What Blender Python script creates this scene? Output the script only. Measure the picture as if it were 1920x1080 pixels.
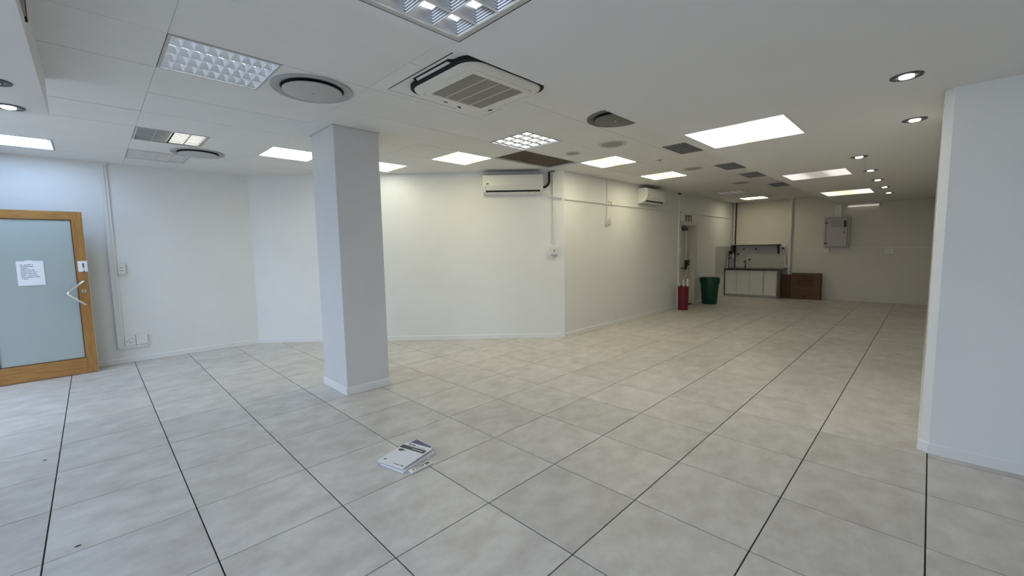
import bpy, math, random
from mathutils import Vector, Matrix

for o in list(bpy.data.objects):
    bpy.data.objects.remove(o, do_unlink=True)
random.seed(7)
SC = bpy.context.scene
COL = SC.collection
R = math.radians

# ------------------------------------------------------------------ camera
cam_d = bpy.data.cameras.new('camera')
cam = bpy.data.objects.new('camera', cam_d)
COL.objects.link(cam)
SC.camera = cam
cam_d.sensor_width = 36.0
cam_d.lens = 784.99 / 1920 * 36.0
cam_d.clip_start = 0.03
YAW, PIT, ROL = R(44.958), R(-5.244), R(-1.0542)
fwd = Vector((math.cos(PIT) * math.cos(YAW), math.cos(PIT) * math.sin(YAW), math.sin(PIT)))
rgt = Vector((math.sin(YAW), -math.cos(YAW), 0))
upv = rgt.cross(fwd)
r2 = math.cos(ROL) * rgt + math.sin(ROL) * upv
u2 = -math.sin(ROL) * rgt + math.cos(ROL) * upv
cam.matrix_world = Matrix(((r2.x, u2.x, -fwd.x, -0.9238), (r2.y, u2.y, -fwd.y, -1.7437),
                           (r2.z, u2.z, -fwd.z, 1.4634), (0, 0, 0, 1)))

# ------------------------------------------------------------------ sky, exposure
# colour * strength of each lamp group and of the overcast sky outside the shopfront
LG = dict(
    sky=(3.5, 4.0, 5.2), warm_left=(6.4, 6.8, 6.6), warm_mid=(10.5, 9.6, 5.8), warm_right=(12.3, 11.7, 9.2), bulk_near=(8.3, 8.1, 7.6),
    bulk_far=(1.08, 0.98, 0.82), cool=(10.5, 12.4, 15.5), big=(8.5, 8.4, 8.3), blue=(14.0, 15.0, 16.0), tube=(12.5, 18.5, 28.0),
    far=(9.6, 8.9, 6.3), spot=(26.0, 24.5, 22.0))
w = bpy.data.worlds.new('overcast_sky')
SC.world = w
w.use_nodes = True
bg = w.node_tree.nodes['Background']
wn, wl = w.node_tree.nodes, w.node_tree.links
wtc = wn.new('ShaderNodeTexCoord'); wsp = wn.new('ShaderNodeSeparateXYZ'); wmr = wn.new('ShaderNodeMapRange'); wmx = wn.new('ShaderNodeMix')
wmx.data_type = 'RGBA'; wmr.inputs['From Min'].default_value = -0.08; wmr.inputs['From Max'].default_value = 0.08
wl.new(wtc.outputs['Generated'], wsp.inputs[0]); wl.new(wsp.outputs['Z'], wmr.inputs['Value']); wl.new(wmr.outputs[0], wmx.inputs['Factor'])
wmx.inputs['A'].default_value = tuple(c * 0.45 * d for c, d in zip(LG['sky'], (1.06, 1.0, 0.9))) + (1,)     # street and pavement below the horizon
wmx.inputs['B'].default_value = (*LG['sky'], 1)
wl.new(wmx.outputs['Result'], bg.inputs[0])
bg.inputs[1].default_value = 1.0
SC.cycles.max_bounces = 6
SC.cycles.diffuse_bounces = 4
SC.cycles.adaptive_threshold = 0.03
SC.cycles.glossy_bounces = 3
SC.cycles.transmission_bounces = 4
SC.cycles.transparent_max_bounces = 6
SC.cycles.caustics_reflective = False
SC.cycles.caustics_refractive = False
SC.view_settings.view_transform = 'Standard'
SC.view_settings.look = 'None'
SC.view_settings.gamma = 1
SC.view_settings.use_curve_mapping = False
SC.view_settings.exposure = 0.0
# portals in the two shopfront openings (they only guide the sky light through the glass)
def portal(name, loc, rot, sx, sy):
    d = bpy.data.lights.new(name, 'AREA')
    d.shape = 'RECTANGLE'; d.size = sx; d.size_y = sy
    d.cycles.is_portal = True
    o = bpy.data.objects.new(name, d); COL.objects.link(o)
    o.location = loc; o.rotation_euler = rot
portal('window_daylight', (-3.14, -1.3, 1.25), (0, R(-90), 0), 2.3, 3.2)
portal('window_daylight', (-3.14, 4.2, 1.25), (0, R(-90), 0), 2.3, 2.9)

# ------------------------------------------------------------------ materials
MATS = {}
def mat(name, col, rough=0.5, metal=0.0, spec=0.5, var=0.0, scale=6.0, bump=0.0, bscale=60.0,
        emit=None, estr=0.0, trans=0.0, ior=1.45, alpha=1.0, rnd=0.0, stretch=None, col2=None, det=2.0):
    m = bpy.data.materials.new(name)
    m.use_nodes = True
    nt = m.node_tree; N = nt.nodes; L = nt.links
    b = N['Principled BSDF']
    b.inputs['Roughness'].default_value = rough
    b.inputs['Metallic'].default_value = metal
    b.inputs['Specular IOR Level'].default_value = spec
    b.inputs['Base Color'].default_value = (*col, 1)
    b.inputs['Transmission Weight'].default_value = trans
    b.inputs['IOR'].default_value = ior
    b.inputs['Alpha'].default_value = alpha
    tc = N.new('ShaderNodeTexCoord')
    vec = tc.outputs['Object']
    if stretch:
        mp = N.new('ShaderNodeMapping'); mp.inputs['Scale'].default_value = stretch
        L.new(vec, mp.inputs[0]); vec = mp.outputs[0]
    if rnd or var:
        oi = N.new('ShaderNodeObjectInfo')
        ad = N.new('ShaderNodeVectorMath'); ad.operation = 'ADD'
        cm = N.new('ShaderNodeVectorMath'); cm.operation = 'SCALE'
        cm.inputs[0].default_value = (37.0, 61.0, 19.0)
        L.new(oi.outputs['Random'], cm.inputs['Scale'])
        L.new(vec, ad.inputs[0]); L.new(cm.outputs[0], ad.inputs[1])
        if rnd: vec = ad.outputs[0]
        n = N.new('ShaderNodeTexNoise')
        n.inputs['Scale'].default_value = scale
        n.inputs['Detail'].default_value = det
        n.inputs['Roughness'].default_value = 0.62
        L.new(vec, n.inputs['Vector'])
        cr = N.new('ShaderNodeMapRange')
        cr.inputs['From Min'].default_value = 0.32; cr.inputs['From Max'].default_value = 0.68
        L.new(n.outputs['Fac'], cr.inputs['Value'])
        mx = N.new('ShaderNodeMix'); mx.data_type = 'RGBA'
        c2 = col2 if col2 else tuple(c * (1 - var) for c in col)
        mx.inputs['A'].default_value = (*col, 1); mx.inputs['B'].default_value = (*c2, 1)
        L.new(cr.outputs[0], mx.inputs['Factor'])
        out = mx.outputs['Result']
        if rnd:
            hs = N.new('ShaderNodeHueSaturation')
            mr = N.new('ShaderNodeMapRange')
            mr.inputs['To Min'].default_value = 1 - rnd; mr.inputs['To Max'].default_value = 1 + rnd
            L.new(oi.outputs['Random'], mr.inputs['Value'])
            L.new(mr.outputs[0], hs.inputs['Value']); L.new(out, hs.inputs['Color'])
            out = hs.outputs['Color']
        L.new(out, b.inputs['Base Color'])
    if bump:
        n2 = N.new('ShaderNodeTexNoise'); n2.inputs['Scale'].default_value = bscale
        n2.inputs['Detail'].default_value = 3
        L.new(vec, n2.inputs['Vector'])
        bp = N.new('ShaderNodeBump'); bp.inputs['Strength'].default_value = bump
        bp.inputs['Distance'].default_value = 0.01
        L.new(n2.outputs['Fac'], bp.inputs['Height']); L.new(bp.outputs[0], b.inputs['Normal'])
    if emit:
        b.inputs['Emission Color'].default_value = (*emit, 1)
        b.inputs['Emission Strength'].default_value = estr
    MATS[name] = m
    return m

mat('wall_paint', (0.80, 0.80, 0.785), 0.55, var=0.035, scale=1.6)
mat('cream_wall_paint', (0.72, 0.68, 0.61), 0.6, var=0.04, scale=1.6)
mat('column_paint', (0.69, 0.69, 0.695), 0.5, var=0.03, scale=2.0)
mat('ceiling_board', (0.79, 0.78, 0.755), 0.85, var=0.025, scale=3, rnd=0.012)
mat('bulkhead_paint', (0.79, 0.78, 0.765), 0.7, var=0.02, scale=1.2)
mat('plenum', (0.55, 0.54, 0.52), 0.9)
mat('brown_board', (0.115, 0.09, 0.065), 0.9, var=0.25, scale=14)
mat('floor_tile', (0.665, 0.645, 0.615), 0.36, spec=0.42, col2=(0.515, 0.485, 0.45), var=0.2, scale=5.0, rnd=0.06,
    stretch=(1.0, 1.35, 1), det=5.0)
mat('grout', (0.028, 0.025, 0.022), 0.9)
mat('white_plastic', (0.80, 0.79, 0.76), 0.38)
mat('trunking', (0.76, 0.755, 0.73), 0.45)
mat('skirting_paint', (0.80, 0.80, 0.79), 0.4)
mat('cream_plastic', (0.74, 0.725, 0.66), 0.4)
mat('shadow_black', (0.012, 0.012, 0.012), 0.8)
mat('dark_plastic', (0.03, 0.03, 0.03), 0.5)
mat('black_rubber', (0.015, 0.015, 0.016), 0.7)
mat('timber', (0.42, 0.215, 0.062), 0.42, col2=(0.30, 0.145, 0.038), var=0.3, scale=5, stretch=(9, 9, 1.0))
mat('timber_rail', (0.42, 0.215, 0.062), 0.42, col2=(0.30, 0.145, 0.038), var=0.3, scale=5, stretch=(1, 9, 9))
mat('timber_edge', (0.66, 0.52, 0.32), 0.6)
mat('frosted_glass', (0.58, 0.66, 0.64), 0.35, trans=0.35, ior=1.2, spec=0.4)
wg = mat('window_glass', (0.9, 0.95, 0.95), 0.02)
_n = wg.node_tree.nodes; _l = wg.node_tree.links
_t = _n.new('ShaderNodeBsdfTransparent'); _t.inputs[0].default_value = (0.93, 0.96, 0.96, 1)
_m = _n.new('ShaderNodeMixShader'); _m.inputs[0].default_value = 0.05
_l.new(_t.outputs[0], _m.inputs[1]); _l.new(_n['Principled BSDF'].outputs[0], _m.inputs[2])
_l.new(_m.outputs[0], _n['Material Output'].inputs[0])
mat('chrome', (0.86, 0.86, 0.86), 0.14, metal=1.0)
mat('steel', (0.55, 0.55, 0.56), 0.35, metal=1.0)
mat('aluminium', (0.84, 0.85, 0.88), 0.22, metal=1.0)
rb_ = mat('aluminium_ribbed', (0.84, 0.84, 0.85), 0.2, metal=1.0)
_n = rb_.node_tree.nodes; _l = rb_.node_tree.links
_w = _n.new('ShaderNodeTexWave'); _w.bands_direction = 'Z'; _w.inputs['Scale'].default_value = 32
_tc = _n.new('ShaderNodeTexCoord'); _l.new(_tc.outputs['Object'], _w.inputs['Vector'])
_b = _n.new('ShaderNodeMix'); _b.data_type = 'RGBA'; _b.inputs['A'].default_value = (0.10, 0.10, 0.11, 1); _b.inputs['B'].default_value = (0.86, 0.86, 0.87, 1)
_l.new(_w.outputs['Fac'], _b.inputs['Factor']); _l.new(_b.outputs['Result'], _n['Principled BSDF'].inputs['Base Color'])
mat('reflector', (0.85, 0.86, 0.88), 0.3, metal=0.6)
mat('frame_grey', (0.52, 0.52, 0.49), 0.45)
mat('diffuser_grey', (0.42, 0.42, 0.42), 0.5)
mat('diffuser_plate', (0.50, 0.50, 0.49), 0.55)
mat('vent_back', (0.035, 0.037, 0.04), 0.7)
mat('vent_slat', (0.42, 0.43, 0.45), 0.5)
mat('ring_dark', (0.10, 0.10, 0.11), 0.35, metal=0.7)
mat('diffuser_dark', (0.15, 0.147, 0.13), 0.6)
mat('vent_grey', (0.12, 0.125, 0.13), 0.5)
mat('grille_beige', (0.40, 0.375, 0.33), 0.6)
mat('speaker_mesh', (0.36, 0.34, 0.30), 0.7, bump=0.3, bscale=300)
mat('speaker_rim', (0.62, 0.60, 0.55), 0.5)
mat('paper', (0.82, 0.83, 0.86), 0.6)
mat('ink', (0.02, 0.02, 0.025), 0.6)
mat('ink_grey', (0.22, 0.23, 0.26), 0.6)
mat('band_dark', (0.025, 0.025, 0.033), 0.35)
mat('purple_print', (0.06, 0.045, 0.19), 0.3)
cf = mat('clear_film', (0.8, 0.8, 0.86), 0.12, spec=0.8)
_n = cf.node_tree.nodes; _l = cf.node_tree.links
_t = _n.new('ShaderNodeBsdfTransparent'); _t.inputs[0].default_value = (0.95, 0.95, 0.97, 1)
_m = _n.new('ShaderNodeMixShader'); _m.inputs[0].default_value = 0.3
_l.new(_t.outputs[0], _m.inputs[1]); _l.new(_n['Principled BSDF'].outputs[0], _m.inputs[2])
_l.new(_m.outputs[0], _n['Material Output'].inputs[0])
mat('remote_white', (0.78, 0.78, 0.75), 0.35)
mat('screen_grey', (0.16, 0.17, 0.16), 0.25)
mat('sign_dark', (0.006, 0.03, 0.016), 0.4)
mat('sign_white', (0.75, 0.78, 0.75), 0.5)
mat('door_paint', (0.66, 0.62, 0.52), 0.5, var=0.04, scale=2)
mat('red_plastic', (0.15, 0.006, 0.022), 0.35)
mat('green_plastic', (0.002, 0.052, 0.028), 0.4)
mat('stick_wood', (0.40, 0.33, 0.24), 0.6)
mat('cardboard', (0.155, 0.085, 0.047), 0.85, var=0.12, scale=5)
mat('cardboard_dark', (0.115, 0.063, 0.034), 0.85, var=0.12, scale=5)
mat('cardboard_print', (0.075, 0.038, 0.024), 0.8)
mat('cabinet_white', (0.74, 0.72, 0.66), 0.4)
mat('cabinet_grey', (0.42, 0.41, 0.37), 0.5)
mat('worktop_dark', (0.035, 0.03, 0.028), 0.3)
mat('shelf_dark', (0.05, 0.045, 0.04), 0.5)
mat('splash_tile', (0.55, 0.545, 0.51), 0.2, rnd=0.03, var=0.03, scale=2)
mat('splash_grout', (0.45, 0.44, 0.41), 0.8)
mat('board_grey', (0.50, 0.47, 0.45), 0.45)
mat('board_paper', (0.42, 0.37, 0.35), 0.6)
mat('dust_dark', (0.03, 0.03, 0.03), 0.9)
mat('rust_brown', (0.20, 0.10, 0.05), 0.8)
mat('slot_grey', (0.33, 0.325, 0.31), 0.7)
# lamps
def lamp(name, key, k=1.0):
    mat(name, (0.85, 0.85, 0.85), emit=tuple(c * k for c in LG[key]), estr=1.0)
lamp('lamp_cool', 'cool'); lamp('lamp_blue', 'blue'); lamp('lamp_tube', 'tube'); lamp('lamp_tube_soft', 'tube', 0.45)
lamp('glow_cool', 'cool', 0.21)
mat('glow_blue', (0.8, 0.8, 0.8), emit=(0.62, 0.80, 1.0), estr=1.0)
lamp('lamp_big', 'big'); lamp('lamp_far', 'far'); lamp('lamp_spot', 'spot')
mat('lamp_weak_grey', (0.7, 0.7, 0.68), emit=(1.0, 0.97, 0.9), estr=0.12)
mat('lamp_dim', (0.7, 0.7, 0.7), emit=(0.95, 0.97, 1.0), estr=0.9)
mat('lamp_off', (0.6, 0.6, 0.6), 0.3)
mat('lamp_warm_tube', (0.9, 0.9, 0.85), emit=(1.0, 0.93, 0.72), estr=2.2)
mat('lamp_batten_weak', (0.8, 0.78, 0.72), emit=(1.0, 0.93, 0.82), estr=0.45)

def panel_mat(name, edge, mid, s):
    """backlit diffuser: tubes near both edges, a yellower middle"""
    m = bpy.data.materials.new(name); m.use_nodes = True
    nt = m.node_tree; N = nt.nodes; L = nt.links
    b = N['Principled BSDF']
    b.inputs['Base Color'].default_value = (0.8, 0.8, 0.78, 1)
    tc = N.new('ShaderNodeTexCoord'); sp = N.new('ShaderNodeSeparateXYZ')
    L.new(tc.outputs['Object'], sp.inputs[0])
    ab = N.new('ShaderNodeMath'); ab.operation = 'ABSOLUTE'; L.new(sp.outputs['Y'], ab.inputs[0])
    mr = N.new('ShaderNodeMapRange'); mr.interpolation_type = 'SMOOTHSTEP'
    mr.inputs['From Min'].default_value = 0.05; mr.inputs['From Max'].default_value = 0.20
    L.new(ab.outputs[0], mr.inputs['Value'])
    mx = N.new('ShaderNodeMix'); mx.data_type = 'RGBA'
    mx.inputs['A'].default_value = (*mid, 1); mx.inputs['B'].default_value = (*edge, 1)
    L.new(mr.outputs[0], mx.inputs['Factor'])
    L.new(mx.outputs['Result'], b.inputs['Emission Color'])
    b.inputs['Emission Strength'].default_value = s
    MATS[name] = m
for k_, mid_, e_ in (('warm_left', (4.0, 3.4, 0.86), 1.35), ('warm_mid', (4.5, 3.6, 0.80), 1.35), ('warm_right', (5.0, 3.9, 0.72), 1.35),
                     ('bulk_near', (3.6, 3.0, 0.88), 1.22), ('bulk_far', (1.0, 0.90, 0.62), 1.1)):
    panel_mat('panel_' + k_, tuple(c * e_ for c in LG[k_]), mid_, 1.0)
panel_mat('panel_weak', (1.0, 0.94, 0.90), (0.36, 0.33, 0.31), 0.8)

# ------------------------------------------------------------------ mesh helpers
class MB:
    def __init__(s): s.v = []; s.f = []
    def add(s, vs, fs):
        n = len(s.v); s.v += [tuple(p) for p in vs]; s.f += [tuple(n + i for i in f) for f in fs]; return s
    def box(s, x0, x1, y0, y1, z0, z1):
        x0, x1 = sorted((x0, x1)); y0, y1 = sorted((y0, y1)); z0, z1 = sorted((z0, z1))
        return s.add([(x0, y0, z0), (x1, y0, z0), (x1, y1, z0), (x0, y1, z0), (x0, y0, z1), (x1, y0, z1), (x1, y1, z1), (x0, y1, z1)],
                     [(0, 3, 2, 1), (4, 5, 6, 7), (0, 1, 5, 4), (1, 2, 6, 5), (2, 3, 7, 6), (3, 0, 4, 7)])
    def prism(s, poly, z0, z1):
        n = len(poly)
        vs = [(p[0], p[1], z0) for p in poly] + [(p[0], p[1], z1) for p in poly]
        return s.add(vs, [tuple(range(n - 1, -1, -1)), tuple(range(n, 2 * n))] +
                     [(i, (i + 1) % n, n + (i + 1) % n, n + i) for i in range(n)])
    def prism_axis(s, poly, a0, a1, axis):
        """poly in the two other axes (cyclic order), extruded along axis"""
        n = len(poly); vs = []
        for a in (a0, a1):
            for p, q in poly:
                vs.append({'x': (a, p, q), 'y': (q, a, p), 'z': (p, q, a)}[axis])
        return s.add(vs, [tuple(range(n - 1, -1, -1)), tuple(range(n, 2 * n))] +
                     [(i, (i + 1) % n, n + (i + 1) % n, n + i) for i in range(n)])
    def loft(s, rings, cap0=True, cap1=True):
        n = len(rings[0]); vs = [p for r in rings for p in r]; fs = []
        for k in range(len(rings) - 1):
            for i in range(n):
                j = (i + 1) % n
                fs.append((k * n + i, k * n + j, (k + 1) * n + j, (k + 1) * n + i))
        if cap0: fs.append(tuple(range(n - 1, -1, -1)))
        if cap1: fs.append(tuple(range((len(rings) - 1) * n, len(rings) * n)))
        return s.add(vs, fs)
    def lathe(s, prof, n=28, c=(0, 0, 0), cap0=True, cap1=True):
        return s.loft([[(c[0] + r * math.cos(2 * math.pi * i / n), c[1] + r * math.sin(2 * math.pi * i / n), c[2] + z) for i in range(n)]
                       for r, z in prof], cap0, cap1)
    def tube(s, pts, r, n=10, cap=True):
        pts = [Vector(p) for p in pts]; rings = []
        t0 = (pts[1] - pts[0]).normalized()
        nrm = t0.orthogonal().normalized()
        for i, p in enumerate(pts):
            if i == 0: t = (pts[1] - pts[0]).normalized()
            elif i == len(pts) - 1: t = (pts[-1] - pts[-2]).normalized()
            else: t = ((pts[i + 1] - p).normalized() + (p - pts[i - 1]).normalized()).normalized()
            nrm = (nrm - t * nrm.dot(t)).normalized(); b = t.cross(nrm)
            rr = r[i] if isinstance(r, (list, tuple)) else r
            rings.append([p + rr * (math.cos(2 * math.pi * k / n) * nrm + math.sin(2 * math.pi * k / n) * b) for k in range(n)])
        return s.loft(rings, cap, cap)
    def move(s, d):
        s.v = [(p[0] + d[0], p[1] + d[1], p[2] + d[2]) for p in s.v]; return s
    def mesh(s, name, smooth=None):
        m = bpy.data.meshes.new(name); m.from_pydata(s.v, [], s.f)
        m.validate(); m.update()
        return m

def recalc(m):
    import bmesh
    b = bmesh.new(); b.from_mesh(m); bmesh.ops.recalc_face_normals(b, faces=b.faces); b.to_mesh(m); b.free()

def arc(c, r, a0, a1, n):
    return [(c[0] + r * math.cos(a0 + (a1 - a0) * i / n), c[1] + r * math.sin(a0 + (a1 - a0) * i / n)) for i in range(n + 1)]
def rrect(hx, hy, r, z, n=6, cx=0, cy=0):
    pts = []
    for sx, sy, a in ((1, 1, 0), (-1, 1, 90), (-1, -1, 180), (1, -1, 270)):
        pts += arc((cx + sx * (hx - r), cy + sy * (hy - r)), r, R(a), R(a + 90), n)
    return [(p[0], p[1], z) for p in pts]

def part(name, mb, m, parent=None, loc=(0, 0, 0), smooth=False, bev=0, kind=None, label=None, rot=None):
    me = mb.mesh(name) if isinstance(mb, MB) else mb
    if isinstance(mb, MB):
        recalc(me)
        if smooth:
            for p in me.polygons: p.use_smooth = True
            try: me.set_sharp_from_angle(angle=R(40))
            except Exception: pass
        me.materials.append(MATS[m])
    o = bpy.data.objects.new(name, me); COL.objects.link(o)
    o.parent = parent; o.location = loc
    if rot: o.rotation_euler = rot
    if bev:
        b = o.modifiers.new('bevel', 'BEVEL'); b.width = bev; b.segments = 2; b.limit_method = 'ANGLE'
    if kind: o['kind'] = kind
    if label: o['label'] = label
    return o
def tag(o, label, cat, group=None, kind=None):
    o['label'] = label; o['category'] = cat
    if group: o['group'] = group
    if kind: o['kind'] = kind
    return o
def thing(name, label, cat, loc=(0, 0, 0), rotz=0, group=None, kind=None):
    o = bpy.data.objects.new(name, None); COL.objects.link(o)
    o.location = loc; o.rotation_euler = (0, 0, R(rotz)); o.empty_display_size = 0.1
    return tag(o, label, cat, group, kind)
def dup(root, loc, label, rotz=None):
    r = root.copy(); COL.objects.link(r); r.location = loc; r['label'] = label
    if rotz is not None: r.rotation_euler = (0, 0, R(rotz))
    def rec(src, dst):
        for ch in list(src.children):
            c = ch.copy(); COL.objects.link(c); c.parent = dst
            rec(ch, c)
    rec(root, r)
    return r
def clip(poly, a, b, c):
    out = []
    for i in range(len(poly)):
        p, q = poly[i], poly[(i + 1) % len(poly)]
        dp, dq = a * p[0] + b * p[1] - c, a * q[0] + b * q[1] - c
        if dp <= 1e-9: out.append(p)
        if (dp < -1e-9 and dq > 1e-9) or (dp > 1e-9 and dq < -1e-9):
            t = dp / (dp - dq); out.append((p[0] + t * (q[0] - p[0]), p[1] + t * (q[1] - p[1])))
    return out
def area(p):
    return abs(sum(p[i][0] * p[(i + 1) % len(p)][1] - p[(i + 1) % len(p)][0] * p[i][1] for i in range(len(p)))) / 2 if len(p) > 2 else 0

# ------------------------------------------------------------------ room constants (metres)
X0, Y0 = -3.0, -3.0
YL = 6.08            # left wall
YC = 2.49            # corridor wall
XB = 12.72           # back wall
S = 7.03             # angled wall: x + y = S
XR, YR = 3.09, -1.76 # right block corner
H = 2.71             # ceiling
HB = 2.45            # bulkhead underside
YE, XE, YE2 = -0.03, -1.05, 2.69
DX0, DX1, DH = 9.0, 9.95, 2.02   # exit door opening

# ------------------------------------------------------------------ floor
fl = MB()
fl.prism([(X0, Y0), (XR, Y0), (XR, YR), (XB, YR), (XB, YC), (S - YC, YC), (S - YL, YL), (X0, YL)], -0.12, -0.0055)
fl.box(DX0 - 0.05, DX1 + 0.05, YC - 0.01, YC + 0.3, -0.12, -0.001)
floor = part('floor', fl, 'grout')
tag(floor, 'large beige stone-look tiled floor with thin dark joints', 'floor', kind='structure')
T = 0.6; g = 0.0033
def bev_tile(poly, name):
    cx = sum(p[0] for p in poly) / len(poly); cy = sum(p[1] for p in poly) / len(poly)
    ins = [(p[0] + (cx - p[0]) * 0.004, p[1] + (cy - p[1]) * 0.004) for p in poly]
    mb = MB(); n = len(poly)
    mb.loft([[(p[0], p[1], -0.0075) for p in poly], [(p[0], p[1], -0.0012) for p in poly], [(p[0], p[1], 0.0) for p in ins]])
    return mb
full = bev_tile([(-T / 2 + g, -T / 2 + g), (T / 2 - g, -T / 2 + g), (T / 2 - g, T / 2 - g), (-T / 2 + g, T / 2 - g)], 'floor_tile').mesh('floor_tile')
recalc(full); full.materials.append(MATS['floor_tile'])
for iu in range(-5, 11):
    for iv in range(-5, 22):
        x0, x1, y0, y1 = iv * T, (iv + 1) * T, iu * T, (iu + 1) * T
        cx, cy = (x0 + x1) / 2, (y0 + y1) / 2
        base = [(x0 + g, y0 + g), (x1 - g, y0 + g), (x1 - g, y1 - g), (x0 + g, y1 - g)]
        p = base
        if iu == 4 and iv == 7:
            p = [(x0 + g, y0 + g), (x1 - g, y0 + g), (x1 - g, YC), (S - YC, YC), (x0 + g, S - x0 - g)]
        else:
            if iu == -3 and iv == 5:
                p = [(x0 + g, y0 + g), (XR - 0.005, y0 + g), (XR - 0.005, YR - 0.01), (XR + 0.02, YR), (x1 - g, YR), (x1 - g, y1 - g), (x0 + g, y1 - g)]
            if y1 > YC and (iu > 4 or iv < 7): p = clip(p, 1, 1, S)
            if y1 > YC and iu == 4 and iv > 7: p = clip(p, 0, 1, YC)
            if iu > 4 and iv > 7: continue
            p = clip(p, 0, 1, YL); p = clip(p, 1, 0, XB)
            if y0 < YR and x1 > XR and not (iu == -3 and iv == 5):
                if cy < YR + 0.01 and iu < -3: p = clip(p, 1, 0, XR)
                elif iv > 5: p = clip(p, 0, -1, -YR)
                else: p = clip(p, 0, -1, -YR)
        if area(p) < 0.002: continue
        if p == base:
            part('floor_tile', full, None, floor, (cx, cy, 0))
        else:
            q = [(a - cx, b - cy) for a, b in p]
            part('floor_tile', bev_tile(q, 'floor_tile'), 'floor_tile', floor, (cx, cy, 0))

# ------------------------------------------------------------------ walls
def wall(name, mb, label, m='wall_paint'):
    return tag(part(name, mb, m), label, 'wall', kind='structure')
HT = 2.86
wall('wall_left', MB().prism([(X0 - 0.15, YL), (S - YL, YL), (S - YL + 0.062, YL + 0.15), (X0 - 0.15, YL + 0.15)], -0.1, HT),
     'white wall behind the timber framed glass door')
wall('wall_angled', MB().prism([(S - YL, YL), (S - YC, YC), (S - YC + 0.062, YC + 0.15), (S - YL + 0.062, YL + 0.15)], -0.1, HT),
     'long white diagonal wall behind the pillar with a wall air conditioner')
wc = MB().box(S - YC, DX0, YC, YC + 0.25, -0.1, HT).box(DX1, XB + 0.15, YC, YC + 0.25, -0.1, HT).box(DX0, DX1, YC, YC + 0.25, DH, HT)
wall('wall_corridor', wc, 'white side wall leading back to the kitchenette with the exit door')
wall('wall_back', MB().box(XB, XB + 0.15, YR - 0.2, YC + 0.25, -0.1, HT), 'dim cream white far end wall behind the kitchenette and cardboard', 'cream_wall_paint')
wr = MB().prism([(XR, Y0 - 0.15), (XB + 0.15, Y0 - 0.15), (XB + 0.15, YR), (XR + 0.03, YR), (XR, YR - 0.045)], -0.1, HT)
wall('wall_right', wr, 'white projecting wall block at the right edge of the photo')
wall('wall_rear', MB().box(X0 - 0.15, XR, Y0 - 0.15, Y0, -0.1, HT), 'white wall behind the camera')
WZ0, WZ1 = 0.1, 2.4
WINS = [(-2.9, 0.3), (2.75, 5.65)]  # unseen windows, split by a pier to keep sky light off the corridor
wf = MB().box(X0 - 0.15, X0, Y0, WINS[0][0], -0.1, HT).box(X0 - 0.15, X0, WINS[0][1], WINS[1][0], -0.1, HT).box(X0 - 0.15, X0, WINS[1][1], YL, -0.1, HT)
for a_, b_ in WINS:
    wf.box(X0 - 0.15, X0, a_, b_, -0.1, WZ0).box(X0 - 0.15, X0, a_, b_, WZ1, HT)
wall('wall_front', wf, 'white shopfront wall with two wide windows behind the camera')
for wi, (a_, b_) in enumerate(WINS):
    win = thing('window_%d' % (wi + 1), ['glazed shopfront window behind the camera on its right hand', 'glazed shopfront window behind the camera nearest the glass door'][wi],
                'window', (X0 - 0.08, (a_ + b_) / 2, WZ0), kind='structure')
    hw = (b_ - a_) / 2; hh = WZ1 - WZ0
    fr = MB().box(-0.04, 0.04, -hw, hw, 0, 0.06).box(-0.04, 0.04, -hw, hw, hh - 0.06, hh)
    for k in range(3):
        yy = -hw + 0.03 + k * (2 * hw - 0.06) / 2
        fr.box(-0.04, 0.04, yy - 0.03, yy + 0.03, 0.06, hh - 0.06)
    part('window_frame', fr, 'steel', win)
    for k in range(2):
        c_ = -hw + 0.06 + k * (2 * hw - 0.06) / 2
        part('window_pane', MB().box(-0.004, 0.004, c_, c_ + (2 * hw - 0.06) / 2 - 0.06, 0.06, hh - 0.06), 'window_glass', win)

# skirtings
def skirt(name, pts, label, h=0.068, d=0.013):
    """pts: floor line of the wall face, room on the left hand when walking along pts"""
    mb = MB(); n = len(pts)
    offs = []
    for i in range(n):
        def nrm(a, b):
            v = Vector((b[0] - a[0], b[1] - a[1])).normalized(); return Vector((-v.y, v.x))
        if i == 0: o = nrm(pts[0], pts[1]) * d
        elif i == n - 1: o = nrm(pts[-2], pts[-1]) * d
        else:
            n1, n2 = nrm(pts[i - 1], pts[i]), nrm(pts[i], pts[i + 1])
            o = (n1 + n2) / (1 + n1.dot(n2)) * d
        offs.append((pts[i][0] + o.x, pts[i][1] + o.y))
    for i in range(n - 1):
        a, b, c, e = pts[i], pts[i + 1], offs[i + 1], offs[i]
        mid = lambda p, q, t: (p[0] + (q[0] - p[0]) * t, p[1] + (q[1] - p[1]) * t)
        a2, b2 = mid(a, e, 0.6), mid(b, c, 0.6)
        mb.add([(a[0], a[1], 0), (b[0], b[1], 0), (c[0], c[1], 0), (e[0], e[1], 0), (e[0], e[1], h - 0.008), (c[0], c[1], h - 0.008),
                (b2[0], b2[1], h), (a2[0], a2[1], h), (a[0], a[1], h), (b[0], b[1], h)],
               [(0, 1, 2, 3), (3, 2, 5, 4), (4, 5, 6, 7), (7, 6, 9, 8), (8, 9, 1, 0), (0, 3, 4, 7, 8), (1, 9, 6, 5, 2)])
    return tag(part(name, mb, 'skirting_paint'), label, 'baseboard', kind='structure')
skirt('baseboard_left', [(S - YL, YL), (X0, YL)], 'low white skirting along the wall behind the glass door')
skirt('baseboard_angled', [(S - YC, YC), (S - YL, YL)], 'low white skirting along the diagonal wall')
skirt('baseboard_corridor', [(DX0 - 0.06, YC), (S - YC, YC)], 'low white skirting along the corridor wall before the exit door')
skirt('baseboard_kitchen', [(12.08, YC), (DX1 + 0.05, YC)], 'short white skirting between exit door and kitchen cabinet')
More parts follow.
